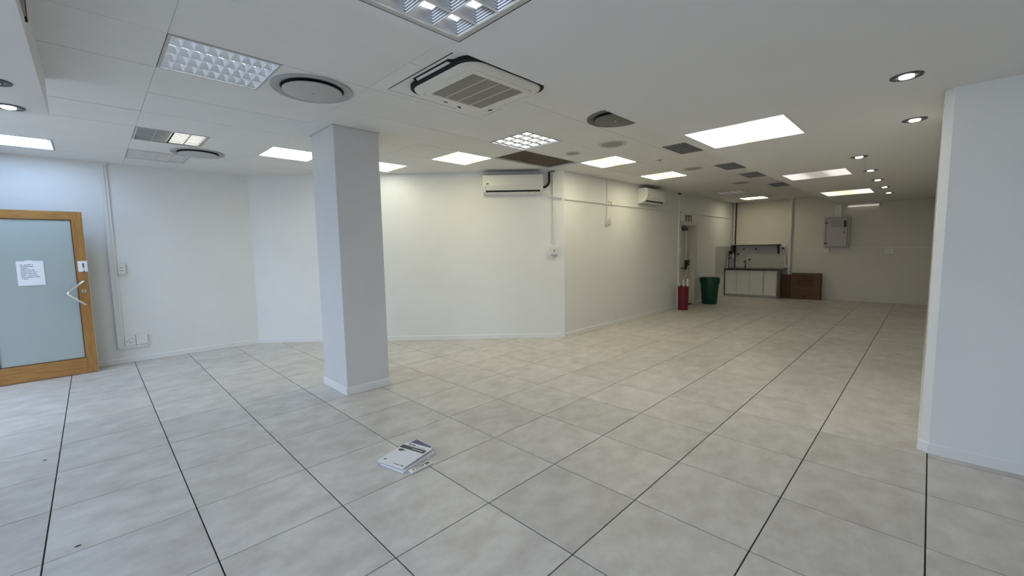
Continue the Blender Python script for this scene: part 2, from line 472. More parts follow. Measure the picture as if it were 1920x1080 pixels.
skirt('baseboard_right', [(XR, Y0), (XR, YR - 0.045), (XR + 0.03, YR), (XB, YR)], 'white skirting round the projecting wall block', h=0.075)

# ------------------------------------------------------------------ pillar
cx0, cx1, cy0, cy1 = 0.838, 1.313, 2.437, 3.02
pil = thing('pillar', 'square white pillar standing free in the middle of the room', 'pillar', (cx0, cy0, 0), kind='structure')
dx, dy = cx1 - cx0, cy1 - cy0
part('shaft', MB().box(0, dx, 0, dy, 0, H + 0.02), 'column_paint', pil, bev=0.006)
def ring(mb, x0, x1, y0, y1, d, z0, z1):
    mb.box(x0 - d, x1 + d, y0 - d, y0, z0, z1); mb.box(x0 - d, x1 + d, y1, y1 + d, z0, z1)
    mb.box(x0 - d, x0, y0, y1, z0, z1); mb.box(x1, x1 + d, y0, y1, z0, z1); return mb
sk = MB()
for (a, b, c, e) in ((0, dx, 0, 0), ):
    prof = [(0.013, 0.0), (0.013, 0.068), (0.004, 0.078), (0.0, 0.078)]
    sk.loft([[(-d, -d, z), (dx + d, -d, z), (dx + d, dy + d, z), (-d, dy + d, z)] for d, z in prof], False, False)
part('skirting', sk, 'skirting_paint', pil)
part('ceiling_trim', ring(MB(), 0, dx, 0, dy, 0.012, H - 0.006, H - 0.0005), 'frame_grey', pil)

# ------------------------------------------------------------------ ceiling
G = 0.594
gx = lambda k: -0.52 + G * k
gy = lambda j: 1.36 + G * j
ce = MB().prism([(X0, Y0), (XR, Y0), (XR, YR), (XB, YR), (XB, YC), (S - YC, YC), (S - YL, YL), (X0, YL)], H + 0.14, H + 0.3)
ceil = part('ceiling', ce, 'plenum')
tag(ceil, 'suspended ceiling of flat white boards with recessed light fittings', 'ceiling', kind='structure')
# fittings that take the place of half a board: (k, j)
TAKEN = {(0, 0), (0, 4), (0, 6), (-2, 6), (5, 0), (17, 0), (20, 0), (2, 4), (4, 4), (5, 2), (8, 0), (11, 0)}
BROWN = (3, 1)
def ceil_clip(p):
    xs = [q[0] for q in p]; ys = [q[1] for q in p]
    outs = []
    if min(ys) >= YC - 1e-6 or max(xs) < S - YC - 0.6:
        outs = [clip(p, 1, 1, S)]
    elif min(xs) > S - YC: outs = [clip(p, 0, 1, YC)]
    else:
        a = clip(p, 0, 1, YC); b = clip(clip(p, 0, -1, -YC), 1, 1, S); outs = [a, b]
    res = []
    for q in outs:
        q = clip(q, 0, 1, YL) if len(q) > 2 else q
        q = clip(q, 1, 0, XB) if len(q) > 2 else q
        q = clip(q, 0, -1, -(YE - 0.002)) if len(q) > 2 else q
        if area(q) > 0.002: res.append(q)
    return res
gcx, gcy = 0.0009, 0.0022
for j in range(-3, 8):
    for c in range(-3, 12):
        spans = [(2 * c, 2 * c + 2)]
        if (2 * c, j) in TAKEN and (2 * c + 1, j) in TAKEN: continue
        if (2 * c, j) in TAKEN: spans = [(2 * c + 1, 2 * c + 2)]
        elif (2 * c + 1, j) in TAKEN: spans = [(2 * c, 2 * c + 1)]
        for a, b in spans:
            x0, x1, y0, y1 = gx(a), gx(b), gy(j), gy(j + 1)
            if x1 <= XE + 0.01 and y1 <= YE2 + 0.01: continue
            x0 = max(x0, X0)
            if x1 - x0 < 0.05: continue
            p = [(x0 + gcx, y0 + gcy), (x1 - gcx, y0 + gcy), (x1 - gcx, y1 - gcy), (x0 + gcx, y1 - gcy)]
            for q in ceil_clip(p):
                mx_ = sum(v[0] for v in q) / len(q); my_ = sum(v[1] for v in q) / len(q)
                ql = [(v[0] - mx_, v[1] - my_) for v in q]
                if (c, j) == BROWN:
                    o = part('ceiling_panel', MB().prism(ql, 0.022, 0.03), 'brown_board', ceil, (mx_, my_, H), label='bare dark brown board set up in an open ceiling bay')
                    continue
                dz = random.uniform(-0.0012, 0.0012)
                part('ceiling_panel', MB().prism(ql, 0.0, 0.014), 'ceiling_board', ceil, (mx_, my_, H + dz))
# metal lip round the open bay
bx0, bx1, by0, by1 = gx(6), gx(8), gy(1), gy(2)
lip = MB(); ring(lip, bx0 + 0.012, bx1 - 0.012, by0 + 0.012, by1 - 0.012, 0.010, -0.002, 0.022)
part('bay_edge', lip, 'ceiling_board', ceil, (0, 0, H))

part('corner_gap', MB().box(XB - 0.03, XB - 0.002, 1.95, YC - 0.002, -0.004, 0.0).box(12.35, XB - 0.002, YC - 0.02, YC - 0.002, -0.004, 0.0), 'shadow_black', ceil, (0, 0, H))  # thin black strips painted in for the shade of the open gap
# bulkhead (dropped ceiling) along the right and at the far left
BL = (-0.212, 0.386, -0.708, -0.110)     # opening for the big louvre light
bk = MB()
bk.box(X0, BL[0], Y0, YE, HB, H + 0.14).box(X0, XE, YE, YE2, HB, H + 0.14)
bk.box(BL[0], BL[1], Y0, BL[2], HB, H + 0.14).box(BL[0], BL[1], BL[3], YE, HB, H + 0.14)
bk.box(BL[1], XR, Y0, YE, HB, H + 0.14).box(XR, XB, YR, YE, HB, H + 0.14)
tag(part('ceiling_bulkhead', bk, 'bulkhead_paint'), 'smooth lower white ceiling bulkhead over the right side and top left corner', 'ceiling', kind='structure')
tr = thing('trim_1', 'grey slot trim along the edge of the top left bulkhead', 'trim', (XE, 0.3, HB), kind='structure')
part('slot_strip', MB().box(0.0, 0.006, -0.3, 0.97, 0.10, 0.20), 'slot_grey', tr)
part('slot_end', MB().box(0.0, 0.008, 0.9, 0.97, 0.10, 0.20), 'rust_brown', tr)
part('slot_joint', MB().box(0.0, 0.009, 0.30, 0.36, 0.10, 0.20), 'rust_brown', tr)

# ------------------------------------------------------------------ light fittings
def frame_mb(hx, hy, wd, z0, z1):
    m = MB()
    m.loft([[(-hx, -hy, z1), (hx, -hy, z1), (hx, hy, z1), (-hx, hy, z1)], [(-hx, -hy, z0), (hx, -hy, z0), (hx, hy, z0), (-hx, hy, z0)],
            [(-hx + wd, -hy + wd, z0), (hx - wd, -hy + wd, z0), (hx - wd, hy - wd, z0), (-hx + wd, hy - wd, z0)],
            [(-hx + wd, -hy + wd, z1), (hx - wd, -hy + wd, z1), (hx - wd, hy - wd, z1), (-hx + wd, hy - wd, z1)]], False, False)
    return m
def housing_mb(hx, hy, z0, z1):
    m = MB()
    m.add([(-hx, -hy, z0), (hx, -hy, z0), (hx, hy, z0), (-hx, hy, z0), (-hx, -hy, z1), (hx, -hy, z1), (hx, hy, z1), (-hx, hy, z1)],
          [(4, 5, 6, 7), (0, 1, 5, 4), (1, 2, 6, 5), (2, 3, 7, 6), (3, 0, 4, 7)])
    return m
def wedge(mb, a0, a1, c, hb, ht, z0, z1, axis):
    if axis == 'x':   # runs along x, centred at y=c
        vs = [(a0, c - hb, z0), (a0, c + hb, z0), (a0, c + ht, z1), (a0, c - ht, z1), (a1, c - hb, z0), (a1, c + hb, z0), (a1, c + ht, z1), (a1, c - ht, z1)]
    else:
        vs = [(c - hb, a0, z0), (c + hb, a0, z0), (c + ht, a0, z1), (c - ht, a0, z1), (c - hb, a1, z0), (c + hb, a1, z0), (c + ht, a1, z1), (c - ht, a1, z1)]
    mb.add(vs, [(0, 1, 2, 3), (4, 7, 6, 5), (0, 4, 5, 1), (1, 5, 6, 2), (2, 6, 7, 3), (3, 7, 4, 0)])
    return mb
def louvre_light(label, x, y, z, lamp, rows=4, cols=8, half=0.297, fw=0.016, deep=0.045, group='recessed louvre lights', lamps_axis='x', frame='frame_grey', wt=0.5, glow=None, tz=0.078, blade='aluminium', hz=0.11):
    t = thing('louvre_light', label, 'ceiling light', (x, y, z), group=group)
    part('frame', frame_mb(half - 0.003, half - 0.003, fw, -0.004, 0.012), frame, t)
    part('housing', housing_mb(half - 0.004, half - 0.004, 0.0, hz), 'reflector', t)
    if glow: part('inner_diffuser', MB().box(-half + 0.02, half - 0.02, -half + 0.02, half - 0.02, hz - 0.012, hz - 0.008), glow, t)  # added emissive plate, stands in for tube light glowing on the reflector
    hi = half - fw - 0.001
    pr = 2 * hi / rows; pc = 2 * hi / cols
    for i in range(rows):
        c = -hi + (i + 0.5) * pr
        part('lamp_tube', MB().tube([(-hi, c, tz), (hi, c, tz)], 0.013, 10), lamp, t, smooth=True)
    for i in range(rows + 1):
        c = -hi + i * pr
        part('louvre_rail', wedge(MB(), -hi, hi, c, 0.0025, min(0.022, pr * 0.16), 0.002, deep, 'x'), 'aluminium', t)
    me = None
    for i in range(cols + 1):
        c = -hi + i * pc
        if me is None:
            o = part('louvre_blade', wedge(MB(), -hi, hi, 0, 0.002, pc * 0.30 * wt * 2 * 0.5, 0.003, deep - 0.004, 'y'), blade, t, (c, 0, 0)); me = o.data
        else: part('louvre_blade', me, None, t, (c, 0, 0))
    return t
C2 = lambda k: gx(k) + G / 2
R2 = lambda j: gy(j) + G / 2
louvre_light('square louvre light with many small lit cells nearest the top left', C2(0), R2(0), H, 'lamp_cool', 4, 9, glow='glow_cool', hz=0.11, deep=0.046, tz=0.083, wt=0.7)
louvre_light('dim louvre light behind the slatted one near the left wall', C2(0), R2(6), H, 'lamp_dim', 4, 4)
louvre_light('bright blue-white louvre light next to the dark open ceiling bay', C2(5), R2(0), H, 'lamp_blue', 4, 4, deep=0.014, glow='glow_blue', tz=0.03, hz=0.045)
def strip_light(label, x, y, lampm, bar):
    t = thing('louvre_light', label, 'ceiling light', (x, y, H), group='recessed louvre lights')
    part('frame', frame_mb(0.294, 0.294, 0.016, -0.006, 0.012), 'frame_grey', t)
    part('housing', housing_mb(0.292, 0.292, 0.0, 0.05), 'reflector', t)
    for i in range(4):
        c = -0.27 + 0.135 * (i + 0.5)
        part('lamp_strip', MB().box(-0.27, 0.27, c - 0.055, c + 0.055, -0.002, 0.006), lampm, t)
        part('louvre_rail', MB().box(-0.275, 0.275, c + 0.062, c + 0.072, -0.007, 0.012), bar, t)
        part('louvre_blade', MB().box(c + 0.062, c + 0.070, -0.275, 0.275, -0.006, 0.012), bar, t)
strip_light('weak grey louvre light near the far kitchen corner', C2(17), R2(0), 'lamp_weak_grey', 'diffuser_grey')
strip_light('bright louvre light farthest back above the kitchenette', C2(20), R2(0), 'lamp_far', 'frame_grey')
big = louvre_light('large ribbed louvre light cut off by the top edge of the photo', (BL[0] + BL[1]) / 2, (BL[2] + BL[3]) / 2, HB, 'lamp_big', 4, 4, half=0.299, fw=0.026, deep=0.06, blade='aluminium_ribbed')
part('shadow_gap', frame_mb(0.305, 0.305, 0.006, -0.0015, 0.01), 'shadow_black', big)

# slatted light with two dead and two lit bays
sl = thing('slatted_light', 'slatted ceiling light with two grey and two yellowish lit bays', 'ceiling light', (C2(0), R2(4), H))
part('frame', frame_mb(0.294, 0.294, 0.018, -0.004, 0.012), 'frame_grey', sl)
part('housing', housing_mb(0.292, 0.292, 0.0, 0.10), 'reflector', sl)
for b in range(4):
    xa, xb = -0.276 + b * 0.138, -0.276 + (b + 1) * 0.138
    m = MB()
    for i in range(9):
        yy = -0.262 + i * 0.0655
        m.box(xa + 0.006, xb - 0.006, yy - 0.018, yy + 0.018, 0.004, 0.007)
    part('bay_slats', m, 'reflector' if b > 1 else 'diffuser_grey', sl)
    part('cross_bar', MB().box(xb - 0.005, xb + 0.005, -0.276, 0.276, -0.001, 0.012), 'diffuser_grey' if b != 1 else 'shadow_black', sl)
    part('lamp', MB().box(xa + 0.004, xb - 0.004, -0.27, 0.27, 0.03, 0.04), 'lamp_warm_tube' if b > 1 else 'lamp_off', sl)

# open tube fitting at the far left
tb = thing('tube_light', 'open ceiling fitting with bright bare white tubes above the glass door', 'ceiling light', (C2(-2), R2(6), H))
part('frame', frame_mb(0.294, 0.294, 0.012, -0.003, 0.012), 'frame_grey', tb)
part('housing', housing_mb(0.29, 0.29, 0.0, 0.09), 'reflector', tb)
for yy in (-0.16, 0.16):
    part('lamp_tube', MB().tube([(-0.27, yy, 0.03), (0.255, yy, 0.03)], 0.016, 12), 'lamp_tube', tb, smooth=True)
    part('lamp_holder', MB().box(0.255, 0.285, yy - 0.02, yy + 0.02, 0.005, 0.06), 'white_plastic', tb)
    part('lamp_back', MB().box(-0.27, 0.25, yy - 0.1, yy + 0.1, 0.055, 0.06), 'lamp_tube_soft', tb)

def led_panel(label, x, y, z, m, hx=0.297, hy=0.297, group='flat glowing ceiling panels'):
    t = thing('recessed_ceiling_light', label, 'ceiling light', (x, y, z), group=group)
    part('frame', frame_mb(hx - 0.002, hy - 0.002, 0.010, -0.004, 0.014), 'white_plastic', t)
    part('diffuser', MB().prism([(p[0], p[1]) for p in rrect(hx - 0.011, hy - 0.011, 0.012, 0, 3)], -0.002, 0.012), m, t)
    return t
led_panel('warm light panel half hidden behind the left side of the pillar', C2(2), R2(4), H, 'panel_warm_left')
led_panel('warm light panel half hidden behind the right side of the pillar', C2(4), R2(4), H, 'panel_warm_left')
led_panel('warm light panel to the left of the dark open ceiling bay', C2(5), R2(2), H, 'panel_warm_mid')
led_panel('yellow-centred warm light panel to the right of the dark open ceiling bay', C2(8), R2(0), H, 'panel_warm_right')
led_panel('warm light panel above the smaller wall air conditioner', C2(11), R2(0), H, 'panel_warm_right')
led_panel('largest bright light panel set in the bulkhead', 3.245, -0.525, HB - 0.002, 'panel_bulk_near', 0.385, 0.385, 'light panels in the bulkhead')
led_panel('weak grey light panel with bright ends in the bulkhead', 6.48, -0.54, HB - 0.002, 'panel_weak', 0.35, 0.37, 'light panels in the bulkhead')
led_panel('bright light panel farthest back in the bulkhead', 9.54, -0.545, HB - 0.002, 'panel_bulk_far', 0.46, 0.375, 'light panels in the bulkhead')

# downlights in the bulkhead
dl = thing('downlight', '', 'downlight', (2.59, -1.59, HB), group='small round downlights in the bulkhead')
part('trim_ring', MB().lathe([(0.078, 0.0), (0.076, -0.006), (0.060, -0.008), (0.046, -0.002), (0.046, 0.012), (0.078, 0.012)], 28, cap0=False, cap1=False), 'ring_dark', dl, smooth=True)
part('cup', MB().lathe([(0.046, -0.003), (0.044, -0.001), (0.001, 0.000)], 24, cap0=False, cap1=False), 'dark_plastic', dl)
part('lamp', MB().lathe([(0.034, 0.004), (0.034, -0.010), (0.022, -0.014), (0.001, -0.015)], 20, cap1=False), 'lamp_spot', dl, smooth=True)
dl['label'] = 'nearest and largest of the bright downlights at the upper right'
words = ['second downlight in the row at the upper right', 'third downlight in the row, beside the weak grey light panel',
         'fourth downlight in the row counting from the front', 'fifth downlight in the row counting from the front',
         'sixth downlight in the row, last but one towards the back', 'farthest and smallest downlight of the bulkhead row']
for (x, y), lb in zip([(3.86, -1.60), (5.38, -1.11), (6.66, -1.11), (7.89, -1.10), (9.09, -1.11), (10.31, -1.10)], words):
    dup(dl, (x, y, HB), lb)
dup(dl, (-1.225, 2.56, HB), 'lit downlight in the top left bulkhead corner')
d9 = dup(dl, (-1.235, 2.00, HB), 'unlit grey downlight cut off by the left photo edge')
for c in d9.children:
    if c.name.startswith('lamp'):
        c.data = c.data.copy(); c.data.materials[0] = MATS['lamp_off']

# round air diffusers
def air_diffuser(label, x, y, r=0.275, plate='diffuser_plate', ringm='diffuser_grey'):
    t = thing('air_diffuser', label, 'air diffuser', (x, y, H), group='round ceiling air diffusers')
    part('outer_ring', MB().lathe([(r, 0.0), (r, -0.010), (r * 0.97, -0.016), (r * 0.80, -0.004), (r * 0.74, 0.0)], 48, cap0=False, cap1=False), ringm, t, smooth=True)
    part('throat', MB().lathe([(r * 0.78, -0.004), (r * 0.3, -0.003)], 40, cap0=False, cap1=True), 'shadow_black', t)
    part('centre_plate', MB().lathe([(r * 0.55, -0.012), (r * 0.735, -0.020), (r * 0.735, -0.026), (r * 0.70, -0.031), (0.02, -0.034)], 48), plate, t, smooth=True)
    part('screw', MB().lathe([(0.011, -0.033), (0.010, -0.038), (0.002, -0.039)], 12), 'frame_grey', t)
    return t
air_diffuser('round grey air diffuser beside the lit louvre light in front of the pillar', C2(1), R2(0), 0.285)
air_diffuser('round grey air diffuser beside the dim louvre light near the left wall', 0.105, 4.66, 0.27)
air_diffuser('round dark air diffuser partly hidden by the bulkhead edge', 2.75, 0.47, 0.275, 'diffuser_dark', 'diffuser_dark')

# flat round ceiling speakers and covers
def speaker(label, x, y, r, m='speaker_mesh'):
    t = thing('ceiling_speaker', label, 'speaker', (x, y, H), group='flat round ceiling speakers')
    part('rim', MB().lathe([(r, 0.0), (r, -0.008), (r * 0.93, -0.012), (r * 0.80, -0.006), (r * 0.80, -0.001)], 36, cap0=False, cap1=False), 'speaker_rim', t, smooth=True)
    part('mesh_cover', MB().lathe([(r * 0.81, -0.003), (r * 0.6, -0.007), (0.005, -0.009)], 32), m, t, smooth=True)
speaker('small round ceiling speaker beside the dark open bay', 3.66, 1.66, 0.10)
speaker('larger round beige ceiling cover in front of the smoke detector', 3.63, 1.05, 0.165)
speaker('round beige ceiling cover beside the second ventilation grille', 6.03, 1.04, 0.15)
speaker('farthest round ceiling cover towards the kitchenette', 8.34, 1.01, 0.17)
sd = thing('smoke_detector', 'small white smoke detector on the ceiling', 'smoke detector', (4.86, 1.05, H))
part('base', MB().lathe([(0.055, 0), (0.055, -0.014), (0.05, -0.018)], 24), 'white_plastic', sd, smooth=True)
part('sensor_head', MB().lathe([(0.036, -0.018), (0.036, -0.036), (0.028, -0.05), (0.004, -0.052)], 20), 'cream_plastic', sd, smooth=True)
part('sensor_slot', MB().lathe([(0.037, -0.026), (0.037, -0.034)], 20), 'dark_plastic', sd)

# ventilation grilles
def vent(label, x, y, hx=0.285, hy=0.145, n=7, loose=False):
    t = thing('ventilation_grille', label, 'vent', (x, y, H), group='dark slatted ceiling grilles')
    part('frame', frame_mb(hx, hy, 0.014, -0.008, 0.0), 'vent_grey', t)
    part('backing', MB().box(-hx + 0.01, hx - 0.01, -hy + 0.01, hy - 0.01, -0.003, -0.0005), 'vent_back', t)
    me = None
    for i in range(n):
        c = -hx + 0.045 + i * (2 * hx - 0.09) / (n - 1)
        if me is None:
            o = part('slat', MB().box(-0.008, 0.008, -hy + 0.012, hy - 0.012, -0.0075, -0.004), 'vent_slat', t, (c, 0, 0)); me = o.data
        else: part('slat', me, None, t, (c, 0, 0))
vent('nearest dark slatted ceiling grille beside the bulkhead edge', C2(8), 0.56)
vent('middle dark slatted ceiling grille beside the bulkhead edge', C2(11), 0.56)
vent('third dark slatted ceiling grille beside the bulkhead edge', C2(13), 0.56)
vent('farthest ceiling grille almost hidden by the bulkhead edge', 9.3, 0.56)

# ------------------------------------------------------------------ cassette air conditioner
ca = thing('cassette_air_conditioner', 'cream square ceiling cassette air conditioner with a beige grille', 'air conditioner', (1.247, 0.755, H))
part('mounting_plate', MB().box(-0.455, 0.505, -0.455, 0.52, -0.004, 0.0), 'bulkhead_paint', ca)
lines = MB().box(-0.459, -0.455, -0.3, 0.50, -0.0045, 0.0).box(-0.46, 0.2, 0.52, 0.523, -0.0045, 0.0).box(0.505, 0.508, 0.25, 0.52, -0.0045, 0.0)
part('plate_joint', lines, 'shadow_black', ca)
part('recess', MB().loft([rrect(0.40, 0.40, 0.15, -0.004), rrect(0.40, 0.40, 0.15, -0.030)]), 'shadow_black', ca)  # solid black block standing in for the shadow between panel and ceiling
hs = 0.248
fp = MB().loft([rrect(0.368, 0.368, 0.13, -0.026), rrect(0.375, 0.375, 0.13, -0.034), rrect(0.369, 0.369, 0.125, -0.044), rrect(0.340, 0.340, 0.10, -0.053),
                rrect(0.304, 0.304, 0.05, -0.057), rrect(0.300, 0.300, 0.045, -0.052), rrect(0.295, 0.295, 0.045, -0.059),
                rrect(hs + 0.006, hs + 0.006, 0.010, -0.062), rrect(hs, hs, 0.006, -0.054)], True, False)
part('front_panel', fp, 'cream_plastic', ca, smooth=True)
gr = MB()
for i in range(34):
    c = -hs + (i + 0.5) * 2 * hs / 34
    gr.box(-hs, hs, c - 0.004, c + 0.004, -0.058, -0.050)
part('grille_slats', gr, 'grille_beige', ca, kind='stuff')
part('grille_backing', MB().box(-hs, hs, -hs, hs, -0.048, -0.046), 'grille_beige', ca)
for k in (-1, 0, 1):
    part('grille_rib', MB().box(k * 0.125 - 0.004, k * 0.125 + 0.004, -hs, hs, -0.061, -0.05), 'speaker_rim', ca)
for k in range(4):
    a = R(90 * k)
    vane = MB().loft([[(-0.22, 0.350, -0.022), (0.22, 0.350, -0.022), (0.185, 0.418, -0.008), (-0.185, 0.418, -0.008)],
                      [(-0.22, 0.350, -0.029), (0.22, 0.350, -0.029), (0.185, 0.420, -0.013), (-0.185, 0.420, -0.013)]])
    part('air_vane', vane, 'white_plastic', ca, rot=(0, 0, a))
    part('vane_slot', MB().prism([(-0.25, 0.375), (0.25, 0.375), (0.21, 0.430), (-0.21, 0.430)], -0.0065, -0.004), 'shadow_black', ca, rot=(0, 0, a))
for (x, y, a) in ((-0.06, 0.322, 0), (0.10, 0.352, 15), (0.34, 0.235, -60), (0.25, -0.275, 90)):
    part('panel_clip', MB().box(-0.018, 0.018, -0.004, 0.004, -0.0615, -0.052), 'dark_plastic', ca, (x, y, 0.002), rot=(0, 0, R(a)))

# ------------------------------------------------------------------ wall air conditioners
def wall_ac(label, loc, rotz, wd, hgt=0.30, dep=0.20):
    t = thing('wall_air_conditioner', label, 'air conditioner', loc, rotz, group='white wall air conditioners')
    # profile in (y, z): y negative into the room
    pf = [(0, 0.0), (0, hgt), (-dep * 0.88, hgt), (-dep, hgt - 0.02), (-dep, 0.125), (-dep * 0.93, 0.085), (-dep * 0.72, 0.035), (-dep * 0.40, 0.006)]
    part('body', MB().prism_axis(pf, 0, wd, 'x'), 'white_plastic', t, bev=0.006)
    part('front_cover', MB().prism_axis([(-dep - 0.006, hgt - 0.018), (-dep, hgt - 0.012), (-dep, 0.128), (-dep - 0.006, 0.124)], 0.004, wd - 0.004, 'x'), 'white_plastic', t, bev=0.003)
    part('air_flap', MB().prism_axis([(-dep * 0.97 - 0.004, 0.108), (-dep * 0.97, 0.112), (-dep * 0.74, 0.048), (-dep * 0.74 - 0.006, 0.046)], 0.05, wd - 0.05, 'x'), 'white_plastic', t)
    part('outlet_gap', MB().prism_axis([(-dep * 0.79 - 0.006, 0.058), (-dep * 0.79, 0.060), (-dep * 0.70, 0.036), (-dep * 0.70 - 0.006, 0.033)], 0.045, wd - 0.045, 'x'), 'shadow_black', t)
    for e in (0.047, wd - 0.047):
        part('flap_joint', MB().prism_axis([(-dep * 0.97 - 0.005, 0.108), (-dep * 0.97, 0.11), (-dep * 0.74, 0.048), (-dep * 0.74 - 0.007, 0.046)], e - 0.003, e + 0.003, 'x'), 'dark_plastic', t)
    part('badge', MB().loft([[(0.075 + 0.022 * math.cos(a), -dep - y_, 0.155 + 0.009 * math.sin(a)) for a in [2 * math.pi * i / 16 for i in range(16)]] for y_ in (0.005, 0.0075)]), 'dark_plastic', t)
    part('top_vent', MB().box(0.02, wd - 0.02, -dep * 0.85, -0.02, hgt, hgt + 0.003), 'dark_plastic', t)
    for e in (0.22, wd - 0.22):
        part('screw_cap', MB().box(e - 0.014, e + 0.014, -dep * 0.60, -dep * 0.52, 0.012, 0.018), 'frame_grey', t)
    return t
r2_ = math.sqrt(0.5)
wall_ac('wide white wall air conditioner on the diagonal wall', (3.625, S - 3.625, 2.335), -45, 0.945)
wall_ac('smaller looking white wall air conditioner farther back on the corridor wall', (6.95, YC, 2.34), 0, 0.84)

# ------------------------------------------------------------------ pipes, trunking, sockets
def on_diag(a, out=0.0):  # a = x on the angled wall
    return (a - out * r2_, S - a - out * r2_)
hp = thing('hose_pipe', 'thick black insulated hose bending from ceiling to wall air conditioner', 'hose', (*on_diag(4.30), 2.42), -45)
pts = [(0.10, -0.04, 0.29), (0.10, -0.04, 0.13)] + [(0.10 - 0.085 * (1 - math.cos(a)), -0.04, 0.13 - 0.10 * math.sin(a)) for a in [R(15 * i) for i in range(1, 7)]] + [(-0.06, -0.05, 0.025)]
part('insulation', MB().tube(pts, 0.019, 12), 'black_rubber', hp, smooth=True)
part('clip', MB().box(0.075, 0.125, -0.065, 0.0, 0.27, 0.282), 'white_plastic', hp)

def cable_trunk(label, loc, rotz, boxes, m='trunking', name='cable_trunking'):
    t = thing(name, label, 'trunking', loc, rotz, group='white surface cable trunking')
    for b in boxes:
        part('channel', MB().box(*b), m, t, bev=0.003)
    return t
# left wall: tall wide trunking with foot
ct = cable_trunk('wide vertical white trunking on the wall beside the glass door', (-0.755, YL, 0.2), 0,
            [(0.0, 0.045, -0.03, 0.0, 0.0, 2.505), (0.045, 0.074, -0.022, 0.0, 0.03, 2.5), (0.045, 0.325, -0.022, 0.0, -0.005, 0.03)])
part('ceiling_collar', MB().box(-0.012, 0.10, -0.036, 0.0, 2.49, 2.508), 'trunking', ct)
def switch(label, loc, rotz, w_=0.08, h_=0.125, kind='switch', d=0.035):
    t = thing('light_switch', label, 'switch', loc, rotz, group='white wall switches')
    part('back_box', MB().box(0, w_, -d, 0, 0, h_), 'white_plastic', t, bev=0.004)
    part('face_plate', MB().box(0.004, w_ - 0.004, -d - 0.006, -d, 0.012, h_ - 0.006), 'cream_plastic', t, bev=0.002)
    for zz in (0.35, 0.6):
        part('rocker', MB().box(w_ * 0.28, w_ * 0.72, -d - 0.010, -d - 0.006, h_ * zz, h_ * (zz + 0.16)), 'white_plastic', t)
        part('rocker_gap', MB().box(w_ * 0.28, w_ * 0.72, -d - 0.0085, -d - 0.006, h_ * zz - 0.004, h_ * zz), 'dark_plastic', t)
    part('cable_entry', MB().box(w_ * 0.1, w_ * 0.5, -d * 0.6, 0, -0.03, 0), 'trunking', t)
    return t
switch('white light switch beside the vertical trunking near the glass door', (-0.679, YL, 1.225), 0, 0.085, 0.15)
def socket(label, loc, rotz, blank=False, w_=0.115, h_=0.14, d=0.03):
    t = thing('power_socket', label, 'socket', loc, rotz, group='white wall sockets')
    part('back_box', MB().box(0, w_, -d, 0, 0, h_), 'white_plastic', t, bev=0.004)
    part('face_plate', MB().box(0.004, w_ - 0.004, -d - 0.005, -d, 0.004, h_ - 0.004), 'white_plastic', t, bev=0.002)
    if blank:
        part('cover_ridge', MB().box(0.014, w_ - 0.014, -d - 0.008, -d - 0.005, 0.02, h_ - 0.02), 'white_plastic', t, bev=0.002)
    else:
        for px_, pz_ in ((0.38, 0.62), (0.25, 0.42), (0.48, 0.42), (0.62, 0.30), (0.62, 0.74), (0.42, 0.22)):
            part('pin_hole', MB().tube([(w_ * px_, -d - 0.0065, h_ * pz_), (w_ * px_, -d, h_ * pz_)], 0.0055, 8), 'dark_plastic', t)
        part('rocker', MB().box(w_ * 0.74, w_ * 0.88, -d - 0.010, -d - 0.005, h_ * 0.42, h_ * 0.68), 'cream_plastic', t)
    return t
socket('white power socket with pin holes at the foot of the wide trunking', (-0.679, YL, 0.232), 0)
socket('white blank cover plate beside the low power socket', (-0.561, YL, 0.232), 0, True, 0.125)

# angled wall: conduit down to a square isolator
cd = thing('conduit', 'thin white conduit from ceiling to the square isolator on the diagonal wall', 'conduit', (*on_diag(4.415), 1.51), -45)
part('pipe', MB().tube([(0, -0.012, 1.2), (0, -0.012, 0)], 0.012, 10), 'trunking', cd, smooth=True)
part('ceiling_bracket', MB().box(-0.035, 0.03, -0.03, 0, 1.185, 1.198), 'dark_plastic', cd)
part('tee_box', MB().box(-0.02, 0.02, -0.03, 0, 0.77, 0.80), 'trunking', cd)
iso = thing('isolator_switch', 'square white isolator switch at the end of the conduit on the diagonal wall', 'switch', (*on_diag(4.372), 1.37), -45)
part('back_box', MB().box(0, 0.135, -0.05, 0, 0.0, 0.14), 'white_plastic', iso, bev=0.004)
part('face_plate', MB().box(0.008, 0.127, -0.057, -0.05, 0.02, 0.132), 'cream_plastic', iso, bev=0.002)
part('toggle', MB().box(0.06, 0.076, -0.072, -0.057, 0.055, 0.075), 'dark_plastic', iso)
part('cable_entry', MB().box(0.02, 0.115, -0.03, 0, -0.028, 0.0), 'frame_grey', iso)
dt = thing('drain_pipe', 'thin white drain pipe sloping from air conditioner to the wall corner', 'pipe', (*on_diag(4.25), 2.34), -45)
part('pipe', MB().tube([(0.0, -0.10, 0.03), (0.06, -0.03, 0.015), (0.19, -0.036, -0.035), (0.30, -0.036, -0.055), (0.365, -0.018, -0.06)], 0.011, 10), 'trunking', dt, smooth=True)
part('corner_clip', MB().box(0.36, 0.385, -0.035, -0.002, -0.08, -0.04), 'trunking', dt)

